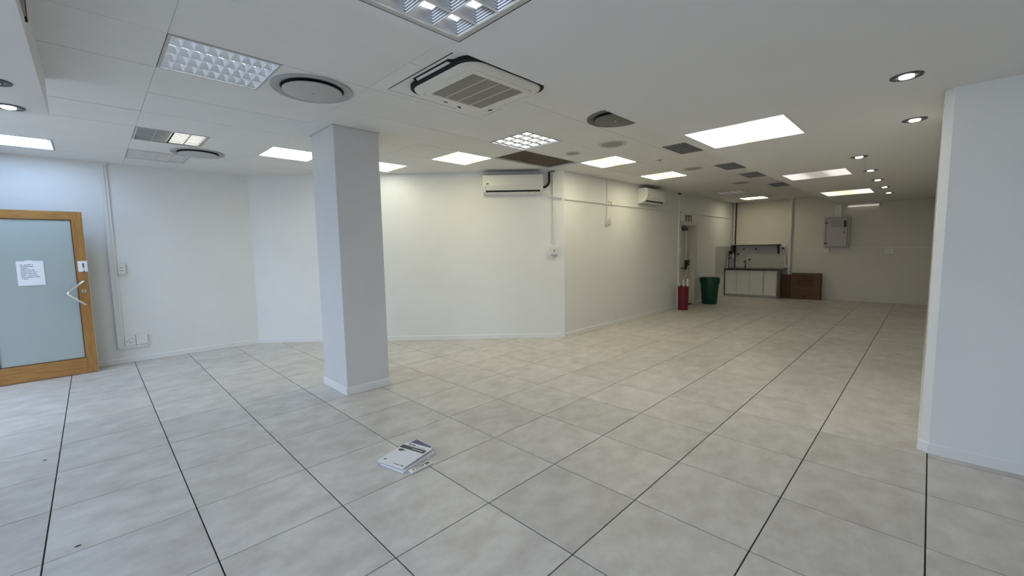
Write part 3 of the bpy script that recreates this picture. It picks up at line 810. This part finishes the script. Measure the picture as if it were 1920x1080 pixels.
# corridor wall trunking
ht = cable_trunk('long horizontal white trunking along the corridor wall', (S - YC + 0.01, YC, 2.25), 0, [(0.01, 4.325, -0.021, -0.0015, 0.0, 0.028), (4.39, 12.64 - (S - YC), -0.021, -0.0015, 0.0, 0.028)])
part('joint_cover', MB().box(1.30, 1.38, -0.024, 0, -0.02, 0.065), 'trunking', ht)
part('joint_screw', MB().tube([(1.36, -0.03, 0.04), (1.36, -0.02, 0.04)], 0.012, 8), 'dark_plastic', ht)
part('joint_screw', MB().tube([(1.36, -0.03, -0.005), (1.36, -0.02, -0.005)], 0.012, 8), 'dark_plastic', ht)
part('end_joint', MB().box(4.392, 4.42, -0.026, -0.001, -0.012, 0.04), 'dark_plastic', ht)
cable_trunk('short vertical conduit dropping to the small box on the corridor wall', (5.80, YC, 2.03), 0, [(-0.012, 0.012, -0.018, 0.0, 0.0, 0.672)])
sb = switch('small white switch box hanging under the conduit on the corridor wall', (5.76, YC, 1.885), 0, 0.15, 0.15)
vt = cable_trunk('tall vertical white trunking just before the exit door', (8.87, YC, 0.0), 0, [(0.0, 0.05, -0.035, 0.0, 0.06, 2.70)])
part('collar', MB().box(-0.012, 0.062, -0.04, 0, 2.67, 2.70), 'dark_plastic', vt)
switch('slim white switch on the trunking beside the exit door', (8.83, YC - 0.036, 1.29), 0, 0.085, 0.14, d=0.02)

# ------------------------------------------------------------------ timber framed glass door (left)
d1 = thing('door_1', 'timber framed frosted glass door leaf with bent chrome pull handle', 'door', (-1.86, 5.775, 0.0), kind='structure')
W_ = 0.90; DZ = 2.026
part('stile', MB().box(W_ - 0.098, W_, -0.02, 0.02, 0.006, DZ), 'timber', d1, bev=0.002)
part('stile', MB().box(0, 0.10, -0.02, 0.02, 0.006, DZ), 'timber', d1, bev=0.002)
part('bottom_rail', MB().box(0.10, W_ - 0.098, -0.02, 0.02, 0.006, 0.20), 'timber_rail', d1, bev=0.002)
part('top_rail', MB().box(0.10, W_ - 0.098, -0.02, 0.02, DZ - 0.10, DZ), 'timber_rail', d1, bev=0.002)
part('edge_band', MB().box(W_, W_ + 0.003, -0.019, 0.019, 0.006, DZ), 'timber_edge', d1)
part('glass_pane', MB().box(0.095, W_ - 0.093, -0.004, 0.004, 0.195, DZ - 0.095), 'frosted_glass', d1)
bd = MB(); a0, a1, z0, z1 = 0.10, W_ - 0.098, 0.20, DZ - 0.10
bd.box(a0, a1, -0.014, -0.005, z0, z0 + 0.009).box(a0, a1, -0.014, -0.005, z1 - 0.009, z1).box(a0, a0 + 0.009, -0.014, -0.005, z0, z1).box(a1 - 0.009, a1, -0.014, -0.005, z0, z1)
part('glazing_bead', bd, 'cardboard_print', d1)
hx_ = W_ - 0.046
pth = [(hx_, -0.02, 1.172), (hx_, -0.062, 1.170), (hx_ - 0.012, -0.075, 1.160)]
v0, v1, v2 = Vector((hx_ - 0.012, -0.075, 1.160)), Vector((hx_ - 0.155, -0.075, 1.024)), Vector((hx_ - 0.012, -0.075, 0.886))
pth.append(tuple(v0.lerp(v1, 0.85)))
for t_ in (0.25, 0.5, 0.75):
    a = v0.lerp(v1, 0.85); b = v1; c = v1.lerp(v2, 0.15)
    pth.append(tuple((1 - t_) ** 2 * a + 2 * t_ * (1 - t_) * b + t_ ** 2 * c))
pth.append(tuple(v1.lerp(v2, 0.15)))
pth += [tuple(v2), (hx_, -0.062, 0.876), (hx_, -0.02, 0.874)]
part('pull_handle', MB().tube(pth, 0.0115, 12), 'chrome', d1, smooth=True)
part('lock_cylinder', MB().tube([(W_ - 0.052, -0.026, 1.045), (W_ - 0.052, -0.015, 1.045)], 0.021, 18), 'steel', d1, smooth=True)
part('keyhole', MB().box(W_ - 0.056, W_ - 0.048, -0.0275, -0.026, 1.035, 1.055), 'dark_plastic', d1)
post = tag(part('trim_2', MB().box(-0.06, 0.0, -0.06, 0.06, 0.0, 2.1).move((-1.863, 5.775, 0)), 'timber'), 'timber hinge post of the glass door outside the left edge', 'door post', kind='structure')
post2 = tag(part('wall_return', MB().box(X0, -1.925, 5.72, 5.83, 0.0, H), 'wall_paint'), 'short white return wall holding the door post', 'wall', kind='structure')
# notices
nt_ = thing('paper_notice', 'white paper notice with lines of print taped to the glass door', 'notice', (-1.54, 5.768, 1.145))
part('sheet', MB().box(0, 0.215, -0.002, 0, 0, 0.287), 'paper', nt_)
rows_ = [[(0.03, .05), (.06, .075), (.08, .115), (.122, .132)], [(.03, .095), (.1, .132)], [(.03, .085)], [(.03, .07), (.077, .107), (.112, .14)],
         [(.03, .088), (.092, .118), (.122, .142), (.15, .16)], [(.03, .075), (.08, .105), (.11, .118), (.125, .15)],
         [(.03, .066), (.072, .076), (.084, .112), (.116, .128), (.133, .16)], [(.03, .066), (.07, .132), (.138, .176)], [(.033, .04), (.046, .08)]]
for i, rw in enumerate(rows_):
    m = MB(); zz = 0.243 - i * 0.0205
    for a, b in rw: m.box(a, b, -0.0026, -0.002, zz - 0.004, zz + 0.004)
    part('print_line', m, 'ink_grey', nt_)
part('tape', MB().box(0.07, 0.13, -0.003, -0.002, 0.27, 0.298), 'paper', nt_)
pn = thing('door_sign', 'small white sticker with a dark figure on the door stile', 'sign', (-1.042, 5.754, 1.287))
part('plate', MB().box(0, 0.083, -0.002, 0, 0, 0.132), 'paper', pn)
fg = MB().lathe([(0.002, -0.008), (0.009, 0), (0.002, 0.009)], 10)
fg = MB().tube([(0.048, -0.0035, 0.093), (0.048, -0.002, 0.093)], 0.010, 12)
part('figure_head', fg, 'ink', pn)
part('figure_body', MB().box(0.038, 0.058, -0.0035, -0.002, 0.056, 0.082).box(0.042, 0.047, -0.0035, -0.002, 0.035, 0.056).box(0.05, 0.055, -0.0035, -0.002, 0.035, 0.056), 'ink_grey', pn)
part('tassel', MB().box(0.046, 0.054, -0.004, -0.002, -0.012, 0.018), 'ink', pn)

# ------------------------------------------------------------------ exit door (far)
d2 = thing('door_2', 'cream exit door with a push bar in the corridor wall', 'door', (DX0, YC, 0), kind='structure')
dw = DX1 - DX0
part('leaf', MB().box(0.05, dw - 0.05, 0.13, 0.17, 0.008, DH - 0.05), 'door_paint', d2)
part('jamb', MB().box(0.0, 0.05, -0.012, 0.19, 0.0, DH), 'door_paint', d2)
part('jamb', MB().box(dw - 0.05, dw, -0.012, 0.19, 0.0, DH), 'door_paint', d2)
part('head', MB().box(0.05, dw - 0.05, -0.012, 0.19, DH - 0.05, DH), 'door_paint', d2)
part('architrave', MB().box(dw, dw + 0.05, -0.016, 0.0, 0.0, DH + 0.05).box(0.0, dw, -0.016, 0.0, DH, DH + 0.05), 'door_paint', d2)
part('closer', MB().box(0.30, 0.60, 0.06, 0.13, DH - 0.17, DH - 0.10).box(0.25, 0.6, 0.07, 0.1, DH - 0.085, DH - 0.07), 'dark_plastic', d2)
pb = part('push_bar', MB().tube([(0.12, 0.06, 0.93), (0.62, 0.06, 0.93)], 0.018, 10), 'dark_plastic', d2, smooth=True)
part('bar_mount', MB().box(0.60, 0.66, 0.04, 0.13, 0.88, 1.12), 'dark_plastic', d2)
part('bar_mount', MB().box(0.09, 0.14, 0.04, 0.13, 0.89, 0.98), 'dark_plastic', d2)
part('bolt_rod', MB().tube([(0.63, 0.115, 1.1), (0.63, 0.115, DH - 0.06)], 0.008, 8), 'steel', d2)
part('rear_panel', MB().box(0.0, dw, 0.19, 0.25, 0.0, DH), 'shadow_black', d2)  # unseen black panel added behind the leaf to keep outside light out
es = thing('exit_sign', 'dark green exit sign with white arrow and running figure above the door', 'sign', (9.26, YC, 2.04))
part('plate', MB().box(0, 0.385, -0.012, 0, 0, 0.175), 'sign_dark', es)
part('border', MB().box(-0.008, 0.393, -0.008, 0, -0.008, 0.183), 'sign_white', es)
aw = MB().prism_axis([(0.16, 0.087), (0.16, 0.113), (0.085, 0.113), (0.085, 0.150), (0.02, 0.100), (0.085, 0.05), (0.085, 0.087)], -0.0145, -0.012, 'y')
part('arrow', aw, 'sign_white', es)
part('divider', MB().box(0.187, 0.195, -0.014, -0.012, 0.012, 0.163), 'sign_white', es)
mn = MB().tube([(0.295, -0.0145, 0.148), (0.295, -0.012, 0.148)], 0.015, 12)
def bar2(m, a, b, wd):
    a, b = Vector((a[0], 0, a[1])), Vector((b[0], 0, b[1])); t = (b - a).normalized(); n = Vector((-t.z, 0, t.x)) * wd
    q = [a - n, b - n, b + n, a + n]
    m.add([(p.x, -0.0145, p.z) for p in q] + [(p.x, -0.012, p.z) for p in q], [(0, 1, 2, 3), (7, 6, 5, 4), (0, 4, 5, 1), (1, 5, 6, 2), (2, 6, 7, 3), (3, 7, 4, 0)])
for a, b, wd in (((0.29, 0.13), (0.275, 0.08), 0.016), ((0.275, 0.085), (0.315, 0.055), 0.009), ((0.315, 0.055), (0.31, 0.018), 0.008),
                 ((0.272, 0.085), (0.25, 0.045), 0.009), ((0.25, 0.045), (0.215, 0.035), 0.008), ((0.29, 0.125), (0.33, 0.10), 0.007), ((0.29, 0.125), (0.25, 0.105), 0.007)):
    bar2(mn, a, b, wd)
part('running_figure', mn, 'sign_white', es)

# ------------------------------------------------------------------ bins by the exit door
rb = thing('red_bin', 'tall narrow dark red bin by the exit door', 'bin', (8.69, 2.262, 0))
part('body', MB().lathe([(0.105, 0.002), (0.108, 0.02), (0.118, 0.54), (0.118, 0.548), (0.108, 0.548), (0.098, 0.03), (0.002, 0.03)], 32, cap1=False), 'red_plastic', rb, smooth=True)
part('rim', MB().lathe([(0.118, 0.532), (0.123, 0.536), (0.123, 0.548), (0.116, 0.552), (0.108, 0.548)], 32, cap0=False, cap1=False), 'red_plastic', rb, smooth=True)
def roll(label, x, y, tx, ty, h, r=0.016):
    t = thing('paper_roll', label, 'paper roll', (8.69 + x, 2.262 + y, 0.035), group='paper rolls in the red bin')
    top = (tx, ty, h)
    part('sheet', MB().tube([(0, 0, 0), top], r, 12, cap=False), 'paper', t, smooth=True)
    part('core', MB().tube([(0, 0, 0.004), (tx * 0.985, ty * 0.985, h * 0.985)], r * 0.55, 10), 'cardboard', t)
roll('white paper roll at the right rim of the red bin', 0.03, -0.06, 0.02, -0.02, 0.68, 0.019)
roll('white paper roll leaning over the left rim of the red bin', -0.02, 0.05, -0.03, 0.03, 0.61, 0.014)
roll('short white paper roll at the front of the red bin', -0.05, -0.02, -0.01, -0.02, 0.62, 0.015)
roll('white paper roll in the middle of the red bin', 0.0, 0.0, 0.02, 0.01, 0.66, 0.013)
bh = thing('broom_handle', 'long wooden broom handle leaning out of the red bin', 'broom', (8.66, 2.29, 0.035))
part('shaft', MB().tube([(0.0, 0.0, 0), (0.10, -0.025, 0.56), (0.23, -0.055, 0.98)], 0.014, 10), 'stick_wood', bh, smooth=True)
part('grip', MB().tube([(0.23, -0.055, 0.98), (0.265, -0.065, 1.11)], 0.016, 10), 'dark_plastic', bh, smooth=True)
gb = thing('green_bin', 'large dark green plastic waste bin beside the kitchen cabinet', 'bin', (10.13, 2.19, 0))
part('body', MB().lathe([(0.172, 0.002), (0.178, 0.015), (0.222, 0.60), (0.212, 0.60), (0.168, 0.02), (0.002, 0.02)], 40, cap1=False), 'green_plastic', gb, smooth=True)
part('rim_band', MB().lathe([(0.215, 0.52), (0.232, 0.522), (0.238, 0.648), (0.243, 0.652), (0.241, 0.664), (0.228, 0.664), (0.214, 0.60)], 40, cap0=False, cap1=False), 'green_plastic', gb, smooth=True)

# ------------------------------------------------------------------ kitchenette
KY0 = YC - 0.012       # local x runs towards -Y on the back wall
kc = thing('kitchen_cabinet', 'white four-door base cabinet of the kitchenette', 'cabinet', (XB, KY0, 0), -90)
KW, KD = 1.33, 0.64
part('carcass', MB().box(0.0, KW, -KD + 0.02, -0.002, 0.07, 0.765), 'cabinet_grey', kc)
part('plinth', MB().box(0.0, KW, -KD + 0.03, -0.01, 0.0, 0.075), 'cabinet_grey', kc)
part('left_gap', MB().box(0.0005, 0.014, -KD + 0.012, -0.02, 0.02, 0.765), 'dark_plastic', kc)
xs = [0.022, 0.325, 0.665, 1.005, 1.30]
xs2 = [(0.024, 0.322), (0.328, 0.662), (0.668, 1.0), (1.022, 1.315)]
for i, (a, b) in enumerate(xs2):
    dr = part('cabinet_door', MB().box(a, b, -KD, -KD + 0.018, 0.078, 0.752), 'cabinet_white', kc, bev=0.002)
    hxk = (b - 0.05) if i in (0, 2) else (a + 0.05)
    part('handle', MB().tube([(hxk - 0.025, -KD, 0.715), (hxk - 0.02, -KD - 0.02, 0.712), (hxk + 0.02, -KD - 0.02, 0.712), (hxk + 0.025, -KD, 0.715)], 0.006, 8), 'white_plastic', dr)
wt_ = tag(part('worktop', MB().box(0.0, 1.43, -0.68, -0.013, 0.768, 0.803), 'worktop_dark', None, (XB, KY0, 0), bev=0.003, rot=(0, 0, R(-90))), 'dark kitchen worktop on the white cabinets', 'worktop')
tp = thing('kitchen_tap', 'slim dark tap standing on the kitchen worktop', 'tap', (XB - 0.12, 2.08, 0.803))
part('stem', MB().lathe([(0.022, 0), (0.02, 0.05), (0.012, 0.06), (0.012, 0.2)], 14), 'dark_plastic', tp, smooth=True)
part('spout', MB().tube([(0, 0, 0.19), (-0.05, 0, 0.21), (-0.13, 0, 0.19), (-0.15, 0, 0.16)], 0.011, 10), 'dark_plastic', tp, smooth=True)
sk2 = thing('kitchen_sink', 'shallow steel sink rim set in the dark worktop', 'sink', (XB - 0.30, 1.88, 0.803))
part('rim', frame_mb(0.2, 0.27, 0.03, 0.0005, 0.006), 'steel', sk2)
part('bowl', MB().box(-0.17, 0.17, -0.24, 0.24, 0.0005, 0.0015), 'dark_plastic', sk2)
# splashback tiles
sp_ = thing('splashback', 'pale grey tiled splashback behind the kitchen worktop', 'splashback', (XB, YC, 0.803), -90)
part('tile_bed', MB().box(0.02, 1.42, -0.006, -0.001, 0.002, 0.64), 'splash_grout', sp_)
tw, th = 0.35, 0.212
for i in range(4):
    for j in range(3):
        part('wall_tile', MB().box(0.02 + i * tw + 0.002, 0.02 + (i + 1) * tw - 0.002, -0.011, -0.006, 0.002 + j * th + 0.002, (j + 1) * th), 'splash_tile', sp_)
sp2 = thing('splashback', 'pale tiled splashback panel on the side wall behind the green bin', 'splashback', (11.34, YC, 0.62))
part('tile_bed', MB().box(0.0, 1.36, -0.006, -0.001, 0.0, 0.82), 'splash_grout', sp2)
for i in range(4):
    for j in range(4):
        part('wall_tile', MB().box(i * 0.34 + 0.002, (i + 1) * 0.34 - 0.002, -0.011, -0.006, j * 0.205 + 0.002, (j + 1) * 0.205 - 0.002), 'splash_tile', sp2)
# round wall outlets
for (y, z, lb) in ((2.162, 1.35, 'round dark pipe outlet with white ring, upper left of the pair under the shelf'), (1.84, 1.35, 'round dark pipe outlet with white ring, upper right under the shelf'),
                   (2.306, 1.205, 'round dark pipe outlet nearest the kitchen corner'), (1.996, 1.045, 'lowest round dark pipe outlet above the worktop')):
    t = thing('pipe_outlet', lb, 'pipe outlet', (XB - 0.011, y, z), -90, group='round pipe outlets on the splashback')
    part('ring', MB().tube([(0, -0.008, 0), (0, 0, 0)], 0.042, 20), 'sign_white', t)
    part('stub', MB().tube([(0, -0.03, 0), (0, 0, 0)], 0.028, 18), 'dark_plastic', t)
# shelf
sh = thing('wall_shelf', 'dark shelf on brackets above the splashback', 'shelf', (XB, 2.47, 1.455), -90)
part('board', MB().box(0, 1.25, -0.20, 0.0, 0.0, 0.022), 'shelf_dark', sh)
part('top_sheet', MB().box(0.01, 1.24, -0.195, -0.005, 0.022, 0.034), 'cabinet_white', sh)
for e in (0.06, 1.20):
    part('bracket', MB().prism_axis([(0, 0), (-0.16, 0), (-0.03, -0.25), (0, -0.25)], e - 0.02, e + 0.02, 'x'), 'shelf_dark', sh)
# pipes near the corner
cp = thing('corner_pipes', 'pale and dark pipes running down the kitchen corner', 'pipe', (XB - 0.042, YC - 0.03, 0.81))
part('pipe', MB().tube([(0, -0.02, 0.3), (0, -0.02, 1.89)], 0.022, 10), 'trunking', cp, smooth=True)
part('dark_pipe', MB().tube([(-0.01, -0.075, 0), (-0.01, -0.075, 1.89)], 0.014, 10), 'black_rubber', cp, smooth=True)
wp = thing('water_pipes', 'two grey water pipes with a black valve beside the kitchen corner', 'pipe', (12.22, YC, 0.805))
for e in (0.0, 0.22):
    part('pipe', MB().tube([(e, -0.04, 0), (e, -0.04, 0.36), (e + 0.04, -0.04, 0.42)], 0.015, 10), 'steel', wp, smooth=True)
part('valve', MB().lathe([(0.03, -0.05), (0.06, -0.02), (0.06, 0.03), (0.02, 0.06)], 14, (0.17, -0.08, 0.46)), 'black_rubber', wp, smooth=True)
part('valve_lever', MB().box(-0.02, 0.24, -0.06, -0.045, 0.28, 0.30), 'dark_plastic', wp)
# tall white pipe right of the kitchen
tpz = thing('waste_pipe', 'tall white wall pipe right of the kitchenette with a lower branch', 'pipe', (XB, 1.0, 0.5), -90)
part('riser', MB().tube([(0, -0.05, 2.2), (0, -0.05, 0)], 0.035, 14), 'trunking', tpz, smooth=True)
part('branch', MB().tube([(-0.10, -0.05, 0.67), (-0.10, -0.05, 0.39), (-0.07, -0.05, 0.35), (0, -0.05, 0.35)], 0.022, 12), 'trunking', tpz, smooth=True)
part('collar', MB().lathe([(0.045, 0.38), (0.045, 0.43)], 14, (0, -0.05, 0)), 'white_plastic', tpz)
soc = socket('white socket with a dark plug at the right end of the shelf', (XB, 1.20, 1.34), -90, False, 0.10, 0.10)
part('plug', MB().box(0.02, 0.07, -0.08, -0.035, 0.0, 0.05), 'dark_plastic', soc)

# cardboard
def carton(label, y, wd, ht_, dep, xf, m):
    t = thing('cardboard_box', label, 'cardboard box', (xf, y, 0), -90)
    part('body', MB().box(0, wd, 0, dep, 0, ht_), m, t, bev=0.004)
    return t
b1 = carton('large flat brown cardboard box leaning against the back wall', 0.885, 0.65, 0.69, 0.22, 12.40, 'cardboard')
part('print_heading', MB().box(0.14, 0.50, -0.002, 0, 0.60, 0.625), 'cardboard_print', b1)
part('print_block', MB().box(0.15, 0.48, -0.0015, 0, 0.34, 0.54), 'cardboard_dark', b1)
part('print_arch', MB().prism_axis([(0.16, 0.16), (0.24, 0.32), (0.16, 0.48), (0.17, 0.5), (0.26, 0.32), (0.17, 0.14)], -0.0015, 0, 'y'), 'cardboard_dark', b1)
part('hand_slot', MB().box(0.28, 0.36, -0.002, 0, 0.055, 0.08), 'shadow_black', b1)
carton('smaller darker cardboard sheet beside the white cabinets', 1.13, 0.24, 0.645, 0.12, 12.46, 'cardboard_dark')

# distribution board
db = thing('distribution_board', 'grey metal electrical distribution board on the far wall', 'distribution board', (XB, 0.235, 1.355), -90)
part('casing', MB().box(0, 0.51, -0.12, 0, 0, 0.785), 'board_grey', db, bev=0.004)
door_ = part('door', MB().box(0.035, 0.465, -0.132, -0.12, 0.035, 0.75), 'board_grey', db, bev=0.002)
part('door_gap', frame_mb(0.22, 0.362, 0.006, 0, 0.012), 'dark_plastic', door_, (0.25, -0.1205, 0.392), rot=(R(90), 0, 0))
part('meter_window', MB().box(0.39, 0.445, -0.135, -0.132, 0.52, 0.69), 'dark_plastic', door_)
part('label_sheet', MB().box(0.13, 0.36, -0.1335, -0.132, 0.53, 0.71), 'board_paper', door_)
part('lock', MB().box(0.40, 0.415, -0.145, -0.132, 0.36, 0.42), 'dark_plastic', door_)
for zz in (0.11, 0.63):
    part('hinge', MB().box(0.0, 0.075, -0.138, -0.12, zz, zz + 0.025), 'dark_plastic', db)
cable_trunk('short wide trunking from bulkhead down to the distribution board', (XB, 0.055, 2.14), -90, [(0.0, 0.15, -0.05, 0.0, 0.0, 0.31)])
cable_trunk('long horizontal trunking on the far wall below the distribution board', (XB, -0.28, 1.325), -90, [(0.0, 1.47, -0.025, 0, 0, 0.03), (-0.36, 0.0, -0.02, 0, -0.012, 0.014)])
socket('pale socket under the distribution board', (XB, 0.245, 1.225), -90, True, 0.12, 0.125)
socket('pale socket under the long trunking on the far wall', (XB, -0.955, 1.185), -90, False, 0.16, 0.13)
bt = thing('batten_light', 'thin weak tube light high on the far wall under the bulkhead', 'wall light', (XB, -0.20, 2.385), -90)
part('base', MB().box(0, 0.62, -0.05, 0, 0.012, 0.05), 'white_plastic', bt)
part('lamp_tube', MB().tube([(0.015, -0.06, 0.0), (0.605, -0.06, 0.0)], 0.015, 12), 'lamp_batten_weak', bt, smooth=True)
for e in (0.0, 0.605):
    part('end_cap', MB().box(e, e + 0.015, -0.08, 0, -0.02, 0.03), 'white_plastic', bt)
part('spare', MB().box(0.29, 0.33, -0.055, -0.04, 0.005, 0.02), 'white_plastic', bt)

# ------------------------------------------------------------------ booklets on the floor
# frame of the top booklet: origin at its near-left corner
ax = Vector((0.692 - 0.397, 1.002 - 0.904, 0)); ang = math.degrees(math.atan2(ax.y, ax.x))
def sheet_block(name, label, loc, rot, w_, h_, t_, m, cat='booklet', tilt=0, edge='paper'):
    t = thing(name, label, cat, loc, rot)
    return t
bkA = thing('instruction_booklet', 'white instruction booklet with a dark band on top of the floor pile', 'booklet', (0.430, 0.668, 0.0268), 15.5)
BW, BH = 0.306, 0.238
part('pages', MB().loft([[(0, 0, -0.006), (BW, 0, 0.0), (BW, BH, 0.0), (0, BH, -0.006)], [(0, 0, 0.0), (BW, 0, 0.006), (BW, BH, 0.006), (0, BH, 0.0)]]), 'paper', bkA)
def ontop(m, x0, x1, y0, y1, d=0.0004):
    zt = lambda x: 0.006 * x / BW
    m.add([(x0, y0, zt(x0) + d), (x1, y0, zt(x1) + d), (x1, y1, zt(x1) + d), (x0, y1, zt(x0) + d)], [(0, 1, 2, 3)]); return m
part('dark_band', ontop(MB(), 0.215, 0.258, 0.012, 0.238), 'band_dark', bkA)
part('band_print', ontop(MB(), 0.233, 0.239, 0.03, 0.13, 0.0008), 'paper', bkA)
ttl = MB()
for (a, b, c, e) in ((0.292, 0.298, 0.20, 0.222), (0.286, 0.292, 0.214, 0.219), (0.28, 0.295, 0.188, 0.198), (0.282, 0.292, 0.172, 0.184), (0.282, 0.294, 0.156, 0.169), (0.282, 0.292, 0.14, 0.153)):
    ontop(ttl, a - 0.004, b - 0.004, c, e)
part('title_print', ttl, 'ink', bkA)
part('subtitle_print', ontop(ontop(MB(), 0.266, 0.271, 0.03, 0.12), 0.266, 0.271, 0.13, 0.20), 'ink_grey', bkA)
dsk = MB(); nn = 20
dsk.add([(0.190 + 0.016 * math.cos(2 * math.pi * i / nn), 0.196 + 0.022 * math.sin(2 * math.pi * i / nn), 0.0042) for i in range(nn)], [tuple(range(nn))])
part('round_emblem', dsk, 'band_dark', bkA)
dsk2 = MB(); dsk2.add([(0.192 + 0.007 * math.cos(2 * math.pi * i / nn), 0.166 + 0.009 * math.sin(2 * math.pi * i / nn), 0.0042) for i in range(nn)], [tuple(range(nn))])
part('small_emblem', dsk2, 'ink_grey', bkA)
part('corner_print', ontop(ontop(ontop(MB(), 0.035, 0.05, 0.19, 0.215), 0.02, 0.028, 0.05, 0.10), 0.018, 0.034, 0.02, 0.04), 'ink_grey', bkA)
part('dot_print', ontop(MB(), 0.128, 0.134, 0.212, 0.218), 'ink', bkA)
bkB = thing('instruction_booklet', 'purple printed booklet sticking out behind the white booklet', 'booklet', (0.60, 0.775, 0.0185), 2)
part('pages', MB().loft([[(0, 0, -0.004), (0.15, 0, 0.002), (0.15, 0.2, 0.0), (0, 0.2, -0.004)], [(0, 0, 0.002), (0.15, 0, 0.007), (0.15, 0.2, 0.007), (0, 0.2, 0.002)]]), 'paper', bkB)
part('cover', MB().loft([[(0.004, 0.006, 0.0028), (0.143, 0.006, 0.0072), (0.143, 0.194, 0.0072), (0.004, 0.194, 0.0028)], [(0.004, 0.006, 0.0033), (0.143, 0.006, 0.0080), (0.143, 0.194, 0.0080), (0.004, 0.194, 0.0033)]]), 'purple_print', bkB)
bkC = thing('instruction_booklet', 'lower white booklet under the top booklet near its front edge', 'booklet', (0.425, 0.650, 0.002), 13)
part('pages', MB().box(0, 0.31, 0, 0.22, 0, 0.0125), 'paper', bkC)
bag = thing('plastic_bag', 'crumpled clear plastic bag round the floor booklets', 'bag', (0.575, 0.80, 0.0), 14)
random.seed(3)
bm_ = MB(); nx, ny = 18, 14; vs = []; hx2, hy2 = 0.175, 0.132
def hgt(u, v):
    e = max(abs(u), abs(v)); base = 0.012 if e < 0.78 else 0.012 * (1 - e) / 0.22
    return base
for s_ in (0,):
    for i in range(nx + 1):
        for j in range(ny + 1):
            u, v = 2 * i / nx - 1, 2 * j / ny - 1
            e = max(abs(u), abs(v))
            z_ = (0.0165 if e < 0.86 else 0.0165 * (1 - e) / 0.14 * 0.9 + 0.0015) + (random.uniform(-0.001, 0.005) if e >= 0.8 and e < 0.99 else random.uniform(-0.001, 0.001) if e < 0.8 else random.uniform(0, 0.004))
            vs.append((u * hx2 + random.uniform(-0.006, 0.006), v * hy2 + random.uniform(-0.006, 0.006), max(0.0008, z_)))
bm_.add(vs, [(i * (ny + 1) + j, (i + 1) * (ny + 1) + j, (i + 1) * (ny + 1) + j + 1, i * (ny + 1) + j + 1) for i in range(nx) for j in range(ny)])
part('film', bm_, 'clear_film', bag)
rm = thing('remote_control', 'slim white remote control lying on the floor joint beside the booklets', 'remote', (0.463, 0.600, 0.0), 3.0)
part('casing', MB().box(0, 0.168, 0, 0.045, 0.0005, 0.015), 'remote_white', rm, bev=0.004)
part('screen', MB().box(0.118, 0.152, 0.009, 0.036, 0.0148, 0.0156), 'screen_grey', rm)
for (a, b) in ((0.018, 0.022),):
    part('button', MB().box(a, a + 0.010, b - 0.004, b + 0.006, 0.0148, 0.0168), 'ink', rm)
for i in range(4):
    for j in range(3):
        part('button', MB().box(0.04 + i * 0.013, 0.047 + i * 0.013, 0.008 + j * 0.012, 0.014 + j * 0.012, 0.0148, 0.0165), 'ink_grey' if i < 3 else 'ink', rm)
part('button', MB().box(0.096, 0.104, 0.01, 0.035, 0.0148, 0.0165), 'ink', rm)

# floor specks
for (x, y, r_, lb) in ((-1.272, 2.742, 0.011, 'tiny dark speck on the left foreground tile'), (-1.083, 1.256, 0.013, 'tiny dark speck on the lowest left foreground tile'),):
    sp3 = MB().add([(r_ * math.cos(a) * random.uniform(0.5, 1.3), r_ * 0.6 * math.sin(a) * random.uniform(0.6, 1.2), 0.002) for a in [2 * math.pi * i / 8 for i in range(8)]] + [(0, 0, 0.005), ], [(i, (i + 1) % 8, 8) for i in range(8)])
    tag(part('dirt_speck', sp3, 'dust_dark', None, (x, y, 0)), lb, 'debris', 'dark specks on the floor')
